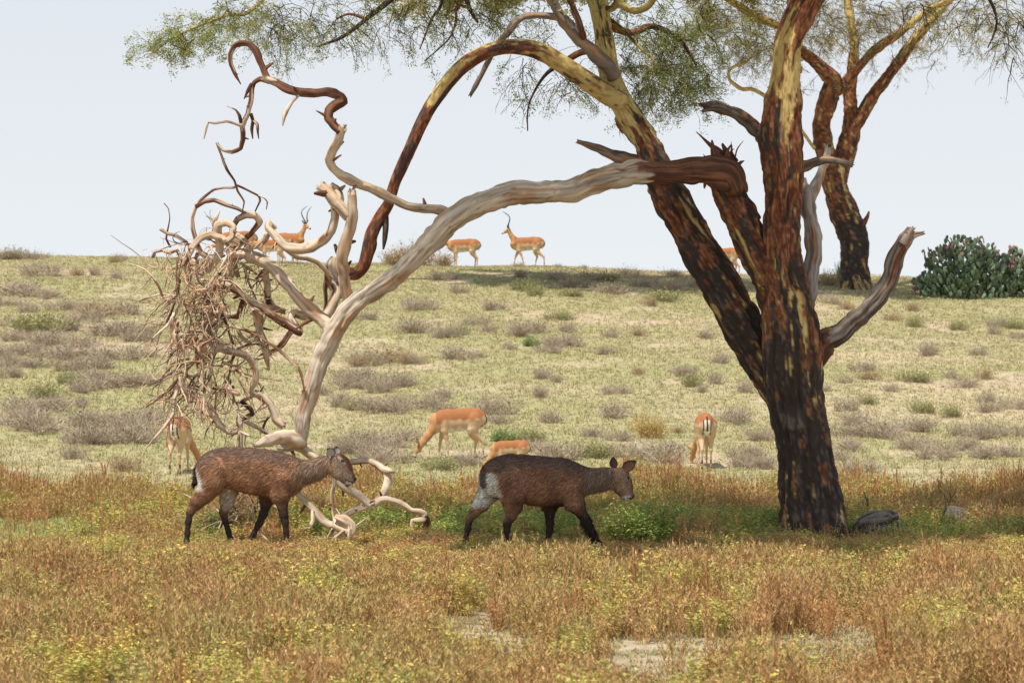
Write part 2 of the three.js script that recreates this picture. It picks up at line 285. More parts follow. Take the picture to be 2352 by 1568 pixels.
// ---- the big fever tree with the broken stem and the fallen limb
const TD = 39.5;
{
  const R = mulberry(5), base = V((1868 - 1176) * TD / FPX, 0, -TD), g = put(tree(base), 'fever_tree', 'large dark-trunked thorn tree with a broken limb arching down to the ground', 'tree');
  const trunkB = bark({ yellow: (t, a) => -0.50 + 0.04 * Math.sin(t * 9) + 0.75 * sstep(0.60, 0.70, t + 0.03 * Math.sin(a * 2 + 1)) * (1 - sstep(0.74, 0.80, t + 0.03 * Math.sin(a * 3))) + 0.16 * sstep(0.2, 0.35, t) * (1 - sstep(0.5, 0.6, t)) + 0.2 * sstep(0.85, 0.95, t), red: (t) => -0.36 + 0.55 * sstep(0.2, 0.5, t), rough: 1.1 });
  let gb = new GB();
  tube(gb, limb([[1872, 1275, 98], [1868, 1250, 87], [1866, 1220, 79], [1861, 1160, 71], [1855, 1100, 66], [1848, 1040, 62], [1840, 970, 60], [1828, 900, 62], [1822, 840, 64], [1818, 770, 62], [1812, 700, 57], [1803, 640, 48], [1798, 580, 41], [1798, 500, 39], [1800, 430, 41], [1799, 370, 44], [1796, 320, 45], [1799, 250, 40], [1804, 180, 36], [1812, 100, 34], [1838, 35, 34], [1880, -50, 31], [1930, -160, 27], [1975, -260, 23]], TD, 0, -0.6), { seg: 88, sp: 0.02, ...trunkB, seed: 3 });
  part(own(gb, g), barkMat, 'trunk', g);
  // left stem, then the arch that grows from it
  gb = new GB();
  const leftB = bark({ yellow: (t) => -0.36 + 0.81 * sstep(0.46, 0.62, t), red: (t) => -0.18 + 0.2 * sstep(0.2, 0.5, t), grey: (t) => 0.25 * (1 - sstep(0.45, 0.55, t)), rough: 1.2, skin: [0.60, 0.48, 0.205] });
  tube(gb, limb([[1822, 920, 52], [1790, 870, 54], [1745, 806, 51], [1700, 733, 46], [1655, 655, 43], [1610, 578, 41], [1562, 492, 39], [1524, 425, 36], [1500, 370, 31], [1480, 318, 30], [1447, 265, 31], [1415, 212, 29], [1397, 150, 26], [1387, 80, 23], [1377, 15, 24], [1360, -50, 24], [1345, -150, 21], [1330, -260, 16]], TD, 0.1, 1.3), { seg: 64, sp: 0.022, ...leftB, seed: 8 });
  part(own(gb, g), barkMat, 'stem', g, 'leaning stem, dark below and smooth yellow above');
  gb = new GB();
  const ARCH = 1.2;
  const archB = bark({ yellow: (t, a) => mixn(0.5, -0.12, sstep(0.04, 0.26, t)) + 0.42 * Math.cos(a - ARCH) * sstep(0.1, 0.3, t) * (1 - sstep(0.5, 0.56, t)) - 0.6 * sstep(0.5, 0.58, t), red: (t) => 0.0 + 0.25 * sstep(0.45, 0.6, t), rough: 0.4, dark: [0.095, 0.05, 0.042], skin: [0.62, 0.46, 0.19] });
  tube(gb, limb([[1432, 235, 24], [1400, 218, 25], [1380, 205, 24], [1340, 180, 22], [1290, 146, 21], [1245, 119, 20], [1200, 107, 18], [1150, 108, 17], [1100, 126, 18], [1060, 153, 18], [1022, 195, 17], [990, 242, 16], [965, 290, 15], [945, 335, 14], [925, 378, 14], [907, 420, 13], [893, 465, 13], [872, 500, 14], [852, 540, 15], [843, 580, 14], [834, 610, 14], [816, 628, 14], [790, 626, 13], [772, 634, 13]], TD, 0.75, 0.55, -0.2), { seg: 28, sp: 0.02, ...archB, seed: 2 });
  for (const [l, z] of [[[[886, 490, 6], [886, 515, 7], [884, 545, 6], [880, 572, 2]], 0.45], [[[855, 535, 5], [858, 560, 8], [852, 590, 5], [850, 605, 2]], 0.48]]) tube(gb, limb(l, TD, z), { seg: 7, sp: 0.02, ...bark({ yellow: () => -2, red: () => -0.3 }), seed: 6 });
  part(own(gb, g), barkMat, 'branch', g, 'bare brown branch bent over in a high arch');
  const dead = (list, z0, z1, name, o = {}) => { const q = new GB(); tube(q, limb(list, TD, z0, z1), { seg: o.seg ?? 16, sp: 0.025, ...deadwood({ pale: [0.30, 0.25, 0.215], grey: 0.7, rough: 1.8, ...o }), blunt: true, seed: o.seed ?? 4, kink: 0.3, angular: 0.5, jag: 1.6 }); return part(own(q, g), barkMat, 'branch', g, name); };
  dead([[1412, 178, 17], [1395, 148, 17], [1365, 125, 15], [1335, 95, 14], [1300, 55, 14], [1282, 25, 12], [1262, -10, 12], [1235, -70, 11], [1190, -150, 8]], 0.8, 0.3, 'grey dead branch leaving the yellow stem', { pale: [0.25, 0.2, 0.175] });
  dead([[1292, 42, 9], [1268, 37, 9], [1235, 35, 8], [1205, 38, 8], [1182, 52, 8], [1165, 75, 8], [1150, 92, 7], [1128, 125, 7], [1108, 165, 6], [1092, 195, 6], [1080, 218, 4]], 0.5, 0.9, 'grey dead side branch hanging down', { pale: [0.17, 0.14, 0.12], seed: 9 });
  dead([[1340, 85, 8], [1336, 72, 8], [1322, 34, 8], [1306, -5, 7], [1290, -60, 6]], 0.5, 0.2, 'dark upright side branch', { tone: () => 0.6, seed: 1 });
  dead([[1475, 378, 17], [1456, 369, 16], [1420, 357, 13], [1394, 346, 11], [1360, 334, 8], [1330, 325, 4]], 0.9, 1.1, 'short grey broken stub', { pale: [0.2, 0.17, 0.155], rough: 3, seed: 14 });
  dead([[1770, 330, 18], [1752, 303, 17], [1712, 274, 15], [1678, 254, 12], [1650, 247, 13], [1622, 247, 12]], 0.1, -0.4, 'dark broken stub on the main stem', { pale: [0.11, 0.085, 0.07], tone: () => 0.35, rough: 4, seed: 15, seg: 24 });
  dead([[1815, 400, 20], [1838, 384, 15], [1861, 376, 11], [1896, 368, 9], [1931, 370, 8], [1953, 376, 6]], 0, -0.2, 'short brown stub pointing away from the trunk', { pale: [0.15, 0.125, 0.1], seed: 16 });
  dead([[1850, 720, 22], [1858, 668, 20], [1864, 620, 18], [1870, 573, 18], [1867, 525, 17], [1857, 477, 17], [1849, 440, 14], [1845, 418, 7]], 0.1, 0.35, 'barkless silvery stem beside the trunk', { pale: [0.46, 0.40, 0.37], seed: 17, seg: 28, rough: 2.4 });
  dead([[1856, 470, 14], [1866, 440, 14], [1880, 408, 12], [1893, 372, 10], [1900, 345, 7]], 0.35, 0.6, 'silvery side branch', { pale: [0.36, 0.3, 0.26], seed: 18 });
  dead([[1850, 830, 36], [1877, 800, 34], [1905, 775, 25], [1930, 765, 22], [1960, 737, 23], [1991, 710, 22], [2022, 680, 21], [2044, 648, 18], [2055, 615, 17], [2066, 578, 17], [2078, 548, 15], [2086, 538, 9]], 0, -0.5, 'grey dead branch with a splintered end', { pale: [0.20, 0.165, 0.14], tone: (t) => 0.9 - 0.6 * sstep(0.1, 0.26, t), rough: 3.8, seed: 19, seg: 48 });
  dead([[2074, 560, 10], [2086, 540, 8], [2097, 526, 4]], -0.5, -0.55, null, { pale: [0.24, 0.2, 0.17], rough: 3, seed: 20 });
  dead([[2076, 570, 10], [2096, 543, 8], [2119, 536, 4]], -0.45, -0.4, null, { pale: [0.13, 0.1, 0.085], rough: 3, seed: 21 });
  // broken stem
  gb = new GB();
  const brokenB = bark({ yellow: () => -0.33, red: (t) => -0.12 + 0.25 * t, rough: 1.3, grey: () => 0.1 });
  tube(gb, limb([[1800, 720, 45], [1782, 665, 43], [1764, 625, 40], [1731, 566, 38], [1706, 512, 36], [1685, 465, 35], [1668, 430, 34], [1652, 400, 30]], TD, -0.1, -0.35), { seg: 56, sp: 0.02, ...brokenB, seed: 12, blunt: true });
  const torn = deadwood({ tone: () => 0.72, pale: [0.42, 0.24, 0.13], rough: 3 });
  for (const [l, z] of [[[[1672, 405, 16], [1664, 370, 15], [1648, 345, 9], [1628, 328, 4], [1600, 303, 1]], -0.3], [[[1690, 425, 14], [1684, 385, 12], [1672, 352, 8], [1660, 330, 3]], -0.15], [[[1640, 400, 14], [1648, 370, 13], [1640, 350, 7], [1636, 322, 2]], -0.45], [[[1660, 410, 12], [1690, 400, 12], [1708, 425, 9], [1716, 440, 3]], -0.5], [[[1668, 430, 14], [1642, 420, 10], [1622, 418, 6], [1618, 432, 2]], -0.6]]) tube(gb, limb(l, TD, z), { seg: 10, sp: 0.02, ...torn, seed: 30 + z });
  for (let k = 0; k < 22; k++) { // torn strips of wood and bark round the break
    const px = 1632 + R() * 76, py = 362 + R() * 62, a = -2.2 + (R() - 0.5) * 2.6, l = 18 + R() * 34, z = -0.55 + R() * 0.45, w = 2 + R() * 4;
    tube(gb, limb([[px, py, w], [px + Math.cos(a) * l * 0.5 + R() * 6, py + Math.sin(a) * l * 0.5, w * 0.8], [px + Math.cos(a + 0.3) * l, py + Math.sin(a + 0.3) * l, 0.6]], TD, z), { seg: 5, sp: 0.03, ...torn, seed: 60 + k });
  }
  part(own(gb, g), barkMat, 'stem', g, 'broken stem with torn splintered top');

  // the fallen limb with its tangle: one part, its branches are its sub-parts
  gb = new GB();
  const mainB = deadwood({ tone: (t) => 0.95 - 0.95 * sstep(0.02, 0.22, t) + 0.30 * (1 - sstep(0.2, 0.5, t)), pale: [0.78, 0.65, 0.50], grey: 0.7, rough: 1.7 });
  tube(gb, limb([[1690, 440, 24], [1675, 412, 32], [1652, 393, 35], [1610, 391, 31], [1545, 398, 28], [1459, 396, 27], [1408, 407, 27], [1357, 422, 26], [1306, 437, 25], [1237, 441, 25], [1169, 445, 27], [1118, 461, 27], [1066, 485, 26], [1025, 513, 25], [990, 552, 25], [952, 594, 24], [910, 634, 23], [870, 660, 22], [830, 686, 21], [795, 717, 22], [767, 760, 22], [746, 802, 21], [726, 852, 20], [714, 900, 19], [701, 942, 18], [693, 982, 19], [684, 1010, 19], [664, 1022, 17], [640, 1024, 10]], TD, -0.45, -0.15, -0.35), { seg: 48, sp: 0.02, ...mainB, seed: 7, kink: 0.12, angular: 0.3 });
  const fallen = part(own(gb, g), barkMat, 'fallen_limb', g, 'pale barkless limb torn from the trunk, arching down into a tangle of dead twigs');
  // sub branches: [rows, z0, z1, tone, zoom frame]
  const A4 = [229.7, 401.95, 0.29297], A5 = [229.7, 803.9, 0.3418], P0 = [0, 0, 1];
  const SUB = [
    [[[1030, 492, 12], [1010, 482, 12], [970, 478, 11], [930, 470, 10], [890, 455, 11], [850, 432, 11], [815, 418, 11], [785, 402, 11], [762, 384, 10], [755, 366, 10], [765, 345, 11], [776, 322, 11], [785, 298, 10]], -0.5, -0.9, 0.1, P0],
    [[[782, 302, 10], [768, 290, 9], [755, 274, 11], [756, 255, 12], [774, 240, 12], [790, 234, 10], [784, 222, 9], [768, 214, 11], [750, 209, 10], [720, 215, 10], [690, 212, 10], [660, 203, 10], [635, 192, 10], [612, 183, 10], [604, 165, 8], [595, 140, 8], [586, 115, 8], [570, 100, 7], [550, 98, 7], [536, 105, 7], [528, 125, 6], [530, 148, 5], [540, 170, 4], [552, 192, 1.2]], -0.9, -0.6, 0.75, P0],
    [[[618, 187, 8], [598, 182, 7], [584, 190, 6], [578, 205, 6], [578, 232, 6], [570, 258, 6], [560, 275, 6], [555, 290, 6], [558, 320, 6], [552, 341, 5], [532, 350, 5], [512, 346, 4], [501, 335, 4], [497, 328, 3.5], [503, 345, 3], [520, 388, 3], [538, 415, 2.5], [545, 438, 2.5], [560, 462, 2], [556, 485, 1.5]], -0.7, -0.3, 0.65, P0],
    [[[556, 290, 4], [540, 284, 3], [520, 279, 3], [492, 283, 3], [478, 281, 2.5], [471, 300, 3], [467, 318, 1.5]], -0.7, -0.9, 0.4, P0],
    [[[553, 282, 4], [550, 266, 4], [540, 252, 2], [522, 244, 1]], -0.7, -0.6, 0.8, P0],
    [[[575, 262, 4], [580, 278, 4], [577, 298, 4], [580, 318, 1.5]], -0.7, -0.6, 1, P0],
    [[[580, 276, 3], [590, 285, 4], [592, 300, 3], [594, 318, 1]], -0.65, -0.6, 0.8, P0],
    [[[577, 192, 4], [568, 208, 4], [560, 226, 1.5]], -0.75, -0.8, 1, P0],
    [[[686, 218, 4], [672, 232, 4], [658, 254, 5], [652, 270, 4], [649, 288, 1.5]], -0.8, -1, 0, P0],
    [[[543, 425, 3], [537, 431, 3], [512, 432, 3], [488, 437, 3], [461, 458, 3.5], [449, 475, 4], [440, 500, 4.5], [441, 525, 4.5], [449, 550, 5]], -0.3, -0.5, 0.55, P0],
    [[[543, 425, 2.5], [568, 436, 2.5], [593, 449, 2.5], [596, 462, 2.5], [584, 488, 1.5]], -0.3, 0.2, 0.7, P0],
    [[[593, 449, 2], [606, 454, 2], [614, 464, 1.5], [611, 480, 1]], -0.05, 0.1, 0.7, P0],
    [[[449, 475, 5], [470, 462, 5], [492, 459, 5], [520, 470, 5], [545, 478, 4], [565, 490, 4]], -0.45, -0.2, 0.5, P0],
    // zoom frame A4
    [[[1850, 1260, 60], [1790, 1200, 58], [1700, 1110, 52], [1600, 1000, 48], [1500, 880, 48], [1400, 770, 50], [1320, 710, 48], [1220, 660, 45], [1120, 622, 42], [1050, 635, 42], [1030, 700, 42], [1050, 775, 36]], -0.3, 0.25, 0.12, A4],
    [[[1965, 1040, 50], [1945, 940, 45], [1925, 850, 45], [1893, 700, 47], [1900, 620, 48], [1930, 500, 48], [1970, 380, 48], [1990, 280, 46], [1975, 210, 42], [1965, 165, 34]], -0.4, -0.8, 0.05, A4],
    [[[1950, 325, 45], [1870, 240, 45], [1790, 150, 45], [1750, 112, 42]], -0.75, -0.7, 0.1, A4],
    [[[1860, 260, 40], [1880, 190, 35], [1850, 110, 30], [1820, 80, 15]], -0.68, -0.6, 0.75, A4],
    [[[1835, 235, 32], [1838, 330, 32], [1818, 430, 38], [1750, 508, 38], [1650, 570, 38], [1570, 585, 38], [1470, 560, 35], [1380, 490, 32], [1312, 425, 32], [1320, 390, 34], [1352, 415, 28]], -0.65, -0.3, 0.2, A4],
    [[[1310, 455, 28], [1290, 505, 28], [1240, 555, 25], [1180, 562, 22], [1120, 500, 22], [1060, 470, 20]], -0.3, 0.1, 0.25, A4],
    [[[1440, 565, 24], [1540, 642, 20], [1620, 652, 18], [1700, 682, 17], [1760, 742, 17], [1805, 805, 20]], -0.3, 0.1, 0.3, A4],
    [[[1830, 650, 30], [1812, 700, 45], [1800, 800, 50], [1850, 900, 46], [1832, 1010, 44], [1780, 1102, 42], [1700, 1100, 38], [1600, 1098, 33], [1520, 1080, 34], [1500, 1135, 34], [1545, 1200, 34], [1560, 1235, 36], [1500, 1195, 36], [1420, 1142, 36], [1330, 1092, 36], [1270, 1030, 34], [1180, 980, 32], [1080, 920, 30], [1000, 870, 32], [930, 850, 30], [880, 900, 28], [860, 970, 26], [865, 1060, 22], [870, 1150, 18], [840, 1210, 15], [780, 1222, 12], [700, 1215, 10], [640, 1250, 8]], 0.3, -0.6, 0.42, A4],
    [[[1780, 800, 22], [1760, 900, 18], [1770, 1000, 15], [1750, 1070, 9]], 0.3, 0.5, 0.6, A4],
    [[[1290, 740, 34], [1295, 800, 30], [1305, 880, 28], [1310, 980, 28], [1350, 1040, 28], [1430, 1065, 20]], 0.2, 0.35, 0.35, A4],
    [[[1210, 1065, 36], [1240, 1120, 35], [1250, 1220, 32], [1290, 1330, 30], [1300, 1420, 26], [1322, 1525, 9]], 0, 0.2, 0.4, A4],
    [[[1200, 1075, 34], [1260, 1058, 34], [1330, 1060, 28]], 0, 0.15, 0.2, A4],
    [[[830, 745, 26], [870, 715, 32], [925, 640, 32], [940, 540, 32], [925, 445, 32], [935, 380, 30], [1000, 368, 30], [1042, 405, 28], [1035, 480, 27], [1000, 515, 24]], -0.2, -0.6, 0.1, A4],
    [[[690, 640, 24], [720, 560, 28], [780, 498, 28], [870, 468, 30], [960, 492, 30], [985, 520, 25]], -0.7, -0.5, 0.12, A4],
    [[[1045, 610, 20], [1130, 512, 22], [1200, 440, 24], [1255, 370, 26], [1220, 322, 26], [1150, 312, 28], [1080, 348, 25], [1040, 420, 20]], 0.1, -0.2, 0.45, A4],
    [[[890, 400, 16], [900, 340, 18], [930, 285, 6]], -0.4, -0.4, 0.4, A4],
    [[[760, 545, 20], [800, 620, 20], [840, 640, 22], [830, 700, 22], [760, 690, 20], [700, 650, 18]], -0.5, -0.2, 0.15, A4],
    [[[1100, 690, 12], [1180, 740, 10], [1260, 800, 8]], 0, 0.3, 0.5, A4],
    [[[1130, 720, 10], [1160, 830, 10], [1220, 970, 6]], 0, 0.2, 0.5, A4],
    [[[870, 1390, 32], [900, 1362, 34], [950, 1352, 34], [1020, 1370, 33], [1120, 1400, 30], [1180, 1440, 28], [1212, 1530, 28], [1215, 1600, 27], [1185, 1680, 26], [1205, 1720, 26], [1275, 1730, 27], [1330, 1790, 28], [1355, 1860, 29], [1375, 1920, 31], [1420, 1950, 38]], -0.5, -0.35, 0.18, A4],
    [[[1230, 1690, 20], [1220, 1720, 20], [1290, 1770, 18], [1340, 1800, 14]], -0.2, -0.2, 0.3, A4],
    [[[1000, 1180, 12], [1150, 1220, 14], [1280, 1290, 14], [1400, 1370, 14], [1500, 1460, 13], [1560, 1510, 12], [1585, 1600, 10], [1600, 1690, 8]], -0.5, -0.8, 0.55, A4],
    [[[1080, 1220, 18], [1120, 1280, 20], [1190, 1322, 20], [1255, 1285, 18]], -0.2, 0.05, 0.2, A4],
    [[[1500, 1225, 25], [1450, 1292, 25], [1390, 1362, 22], [1325, 1392, 14]], -0.1, 0.2, 0.6, A4],
    [[[900, 1110, 14], [1000, 1110, 15], [1080, 1110, 20], [1110, 1020, 20], [1120, 960, 14]], -0.3, -0.2, 0.6, A4],
    [[[730, 1070, 14], [830, 1075, 15], [930, 1080, 18], [970, 1040, 20], [900, 1000, 14]], -0.4, -0.5, 0.4, A4],
    [[[930, 1040, 14], [960, 1110, 13], [1000, 1200, 11], [1030, 1300, 9], [1060, 1340, 5]], -0.45, -0.3, 0.8, A4],
    [[[80, 470, 3], [180, 540, 4], [250, 585, 5], [330, 650, 6], [370, 700, 8], [430, 730, 9]], -0.6, -0.4, 0.35, A4],
    [[[190, 682, 3], [280, 710, 5], [350, 740, 7], [410, 800, 8], [460, 880, 9], [500, 980, 8]], -0.3, -0.5, 0.5, A4],
    [[[470, 420, 12], [530, 460, 11], [600, 475, 11], [680, 530, 10], [720, 600, 9]], -0.8, -0.5, 0.5, A4],
    [[[500, 220, 4], [535, 265, 4], [545, 340, 5], [530, 430, 7], [520, 500, 9], [550, 560, 10]], -0.6, -0.6, 0.8, A4],
    [[[230, 950, 3], [330, 880, 5], [400, 800, 6]], -0.3, -0.4, 0.4, A4],
    [[[260, 1000, 4], [360, 970, 6], [480, 930, 8], [580, 950, 9]], -0.2, -0.5, 0.5, A4],
    [[[410, 1530, 3], [435, 1380, 5], [460, 1260, 7], [520, 1150, 8], [560, 1060, 9], [600, 940, 10], [620, 820, 10]], -0.5, -0.6, 0.6, A4],
    [[[410, 640, 14], [430, 600, 14], [480, 590, 14], [540, 610, 16], [600, 590, 16], [640, 660, 14]], -0.4, -0.7, 0.4, A4],
    // zoom frame A5
    [[[500, 280, 15], [510, 245, 22], [545, 225, 24], [590, 275, 22], [640, 310, 22], [720, 370, 25], [760, 430, 25], [800, 500, 25], [860, 550, 22], [920, 550, 22], [940, 500, 18]], -0.5, -0.6, 0.22, A5],
    [[[945, 670, 15], [940, 560, 19], [932, 470, 19], [930, 380, 5]], -0.6, -0.6, 0.45, A5],
    [[[940, 545, 14], [975, 565, 11], [1005, 575, 6]], -0.6, -0.8, 0.1, A5],
    [[[520, 250, 20], [492, 330, 14], [488, 430, 12], [430, 520, 12], [370, 590, 10], [318, 648, 5]], -0.5, -0.8, 0.35, A5],
    [[[1190, 600, 16], [1150, 575, 15], [1060, 520, 15], [965, 472, 15], [1020, 425, 16], [1000, 390, 15], [945, 350, 14], [1000, 320, 14], [1045, 290, 14]], -0.2, -0.2, 0.6, A5],
    [[[1090, 540, 8], [1110, 480, 8], [1155, 428, 4]], -0.2, -0.1, 0.9, A5],
    [[[305, 385, 4], [400, 320, 6], [470, 260, 7], [520, 200, 7]], -0.5, -0.6, 0.8, A5],
    [[[335, 150, 4], [360, 190, 6], [400, 212, 7], [470, 180, 8], [540, 150, 9]], -0.3, -0.5, 0.5, A5],
    [[[1380, 600, 50], [1330, 610, 58], [1270, 590, 48], [1200, 590, 42], [1130, 615, 38], [1045, 640, 16]], -0.25, -0.75, 0.12, A5],
    [[[1210, 650, 14], [1270, 655, 16], [1300, 700, 12], [1310, 740, 9]], -0.2, 0.1, 0.6, A5],
    [[[1310, 640, 34], [1360, 660, 32], [1430, 712, 31], [1520, 790, 30], [1600, 870, 29], [1680, 940, 28], [1755, 992, 28], [1815, 1042, 27], [1850, 1035, 25], [1895, 1002, 24], [1950, 998, 23], [2010, 1020, 22], [2060, 1050, 21], [2100, 1080, 18], [2150, 1085, 18], [2185, 1100, 20], [2175, 1140, 17], [2130, 1145, 16], [2095, 1145, 10], [2090, 1180, 9], [2115, 1230, 6]], -0.2, -0.6, 0.15, A5],
    [[[2185, 1110, 20], [2205, 1160, 22], [2180, 1190, 16], [2190, 1230, 6]], -0.55, -0.6, 0.8, A5],
    [[[1640, 765, 20], [1700, 752, 23], [1800, 742, 23], [1860, 765, 24], [1910, 810, 26], [1935, 860, 27], [1920, 930, 27], [1890, 985, 24], [1840, 1020, 20]], 0.1, -0.4, 0.25, A5],
    [[[1900, 800, 22], [1950, 810, 16], [1970, 818, 10]], -0.1, -0.2, 0.2, A5],
    [[[1250, 900, 22], [1320, 955, 26], [1370, 1010, 27], [1430, 1080, 26], [1500, 1150, 26], [1560, 1180, 26], [1620, 1135, 24], [1680, 1095, 23], [1760, 1065, 22], [1830, 1040, 22]], -0.1, -0.4, 0.2, A5],
    [[[1575, 845, 14], [1572, 910, 15], [1560, 960, 16], [1562, 1050, 15], [1575, 1130, 14], [1575, 1180, 14], [1530, 1265, 12]], -0.5, -0.8, 0.4, A5],
    [[[1580, 1120, 20], [1640, 1150, 38], [1690, 1180, 34], [1680, 1230, 26], [1620, 1210, 18], [1560, 1180, 14]], -0.6, -0.8, 0.15, A5],
    [[[1680, 1210, 14], [1670, 1260, 12], [1675, 1310, 8]], -0.8, -0.9, 0.3, A5],
    [[[1640, 1210, 12], [1590, 1250, 11], [1550, 1290, 8]], -0.8, -1, 0.2, A5],
    [[[1425, 1085, 14], [1425, 1150, 13], [1400, 1190, 13], [1345, 1210, 11]], -0.2, -0.5, 0.6, A5],
    [[[1700, 1195, 7], [1760, 1150, 5], [1830, 1100, 3]], -0.5, -0.3, 0.2, A5],
    [[[1560, 1170, 8], [1620, 1120, 6], [1580, 1060, 3]], -0.5, -0.5, 0.1, A5],
    [[[550, 960, 4], [640, 1010, 6], [760, 1060, 7], [840, 1110, 7]], 0.1, -0.2, 0.2, A5],
    [[[1060, 1170, 10], [1080, 1230, 9], [1140, 1290, 5]], -1.2, -1.4, 0.3, A5],
  ];
  let seed = 40;
  const starts = [];
  for (const [list, z0, z1, tone, f] of SUB) {
    const q = new GB(), l = limb(zoomed(list, f[0], f[1], f[2]), TD, z0, z1, (R() - 0.5) * 0.25), big = Math.max(...l.map((r) => r[3]));
    seed++;
    const s = tube(q, l, { seg: big > 0.05 ? 16 : big > 0.025 ? 11 : 7, sp: big > 0.04 ? 0.025 : 0.03, ...deadwood({ tone: (t) => tone * 0.85 + 0.04, pale: [0.76, 0.60, 0.44], grey: 0.5, rough: 1.9 }), seed, kink: 0.3, angular: 0.6, jag: 1.3, blunt: true });
    for (let i = 6; i < s.length - 4; i++) if (R() < 0.055 && s[i][3] < 0.09) { // snapped-off side twigs and knobs
      const e = s[i], w = s[i + 1], T = V(w[0] - e[0], w[1] - e[1], w[2] - e[2]).normalize(), o = V(R() - 0.5, R() - 0.5, R() - 0.5).cross(T).normalize(), k = 1.5 + R() * 2.2, rr = e[3] * (0.28 + R() * 0.25), end = [e[0] + (o.x + T.x * 0.3) * e[3] * k, e[1] + (o.y + T.y * 0.3) * e[3] * k, e[2] + (o.z + T.z * 0.3) * e[3] * k];
      tube(q, [[e[0], e[1], e[2], rr * 1.5], [(e[0] + end[0]) / 2, (e[1] + end[1]) / 2 , (e[2] + end[2]) / 2, rr], [...end, rr * 0.5]], { seg: 6, sp: 0.03, ...deadwood({ tone: () => 0.7 }), seed });
    }
    const m = part(own(q, g), barkMat, 'branch', fallen);
    if (f !== P0 || tone > 0.5) for (const r of s) starts.push(r);
  }
  // small twigs of the tangle: curling, thinning, mostly on its outer (left) side
  const twigs = new GB(), wood = [[0.60, 0.38, 0.25], [0.70, 0.51, 0.36], [0.46, 0.26, 0.16], [0.20, 0.12, 0.085], [0.74, 0.58, 0.42], [0.64, 0.43, 0.29]];
  function curl(p, dir, len, r, gen) {
    const n = Math.max(4, Math.round(len / 0.045)), rows = [[p.x, p.y, p.z, r]], q = p.clone(), d = dir.clone().normalize(), ax = V(R() - 0.5, R() - 0.5, R() - 0.5).normalize(), turn = (R() - 0.5) * 0.75, kids = [];
    for (let i = 1; i <= n; i++) {
      d.applyAxisAngle(ax, turn + (R() - 0.5) * 0.75); d.y -= 0.05; d.normalize();
      if (R() < 0.12) ax.set(R() - 0.5, R() - 0.5, R() - 0.5).normalize();
      q.addScaledVector(d, len / n); rows.push([q.x, q.y, q.z, mixn(r, 0.003, Math.pow(i / n, 0.9))]);
      if (gen < 2 && R() < (gen ? 0.1 : 0.2)) kids.push([q.clone(), d.clone(), rows[i][3]]);
    }
    const w = wood[Math.floor(R() * wood.length)], dk = [0.08, 0.045, 0.03];
    tube(twigs, rows, { seg: r > 0.008 ? 6 : 4, sp: 0.05, col: (a, L) => mix3(w, dk, sstep(0.3, 0.6, noise(L * 6 + r * 999, a * 0.6, gen))), seed: 1 });
    for (const [kp, kd, kr] of kids) curl(kp, kd.add(V(R() - 0.5, R() - 0.6, R() - 0.5).multiplyScalar(1.6)), len * (0.3 + R() * 0.4), kr * 0.75, gen + 1);
  }
  const leftish = starts.filter((e) => e[0] < -2.85 && e[0] > -4.25 && e[1] > 1.35 && e[1] < 3.8);
  for (let k = 0; k < 230; k++) { // side twigs on the branches of the tangle
    const e = leftish[Math.floor(R() * leftish.length)], low = e[0] < -3.4 ? 1 : 0.55;
    curl(V(e[0], e[1], e[2]), V(-0.55 + (R() - 0.5) * 1.5, -0.45 + (R() - 0.5) * 1.6, (R() - 0.5) * 1.5), (0.18 + R() * 0.5) * low, Math.min(e[3] * 0.75, 0.007 + R() * R() * 0.02), 0);
  }
  for (let k = 0; k < 84; k++) { // the knotted core of the tangle
    const u = R(), px = mixn(470, 462, u) + 20 * Math.sin(u * 9) + (R() + R() - 1) * 88, p = at(px, mixn(560, 920, u), TD - 0.45 + (R() + R() - 1) * 0.6);
    curl(p, V(-0.3 + (R() - 0.5) * 1.6, -0.5 + (R() - 0.5) * 1.7, (R() - 0.5) * 1.5), 0.25 + R() * 0.5, 0.014 + R() * R() * 0.03, 0);
  }
  for (let k = 0; k < 46; k++) { // and the twigs that hang from the outer ones
    const u = R(), p = at(mixn(395, 500, R()), mixn(590, 900, u), TD - 0.5 + (R() - 0.5) * 0.8); curl(p, V(-0.25 + (R() - 0.5) * 0.9, -1, (R() - 0.5)), 0.3 + R() * 0.45, 0.007 + R() * 0.010, 0);
  }
  for (let k = 0; k < 46; k++) { const p = at(505 + R() * 110, 1170 + R() * 50, TD - 0.3 + R() * 0.6); p.y = Math.max(p.y, 0.05); curl(p, V(R() - 0.5, R() * 0.9 - 0.1, R() - 0.5), 0.25 + R() * 0.4, 0.006 + R() * 0.01, 1); }
  part(own(twigs, g), barkMat, 'twigs', fallen, 'tangle of thin curling dead twigs', 'stuff');

  // crown: limbs above, drooping twigs and feathery leaves
  const wood2 = new GB(), yel = bark({ yellow: () => 0.35, red: () => -0.4, rough: 0.3, skin: [0.46, 0.38, 0.14] }), drk = bark({ yellow: () => -0.6, red: () => -0.2, rough: 0.4 });
  const L2 = (list, z0, z1, b = drk, seg = 10) => tube(wood2, limb(list, TD, z0, z1), { seg, sp: 0.06, ...b, seed: 33 });
  L2([[1345, -150, 21], [1200, -225, 18], [1050, -160, 13], [960, -70, 9], [895, 0, 7], [854, 32, 6], [816, 64, 5], [780, 88, 4], [728, 107, 2]], 1.3, 0.9);
  L2([[836, 42, 4], [801, 32, 3], [772, 44, 2]], 0.9, 1);
  L2([[1200, -225, 15], [900, -260, 12], [700, -110, 8], [581, 20, 5], [523, 34, 4], [464, 56, 3.5], [405, 82, 2.5], [335, 132, 1.2]], 1.3, 0.7, yel);
  L2([[1050, -160, 9], [1062, -60, 7], [1073, 0, 6], [1080, 22, 5], [1097, 51, 3]], 1.3, 1);
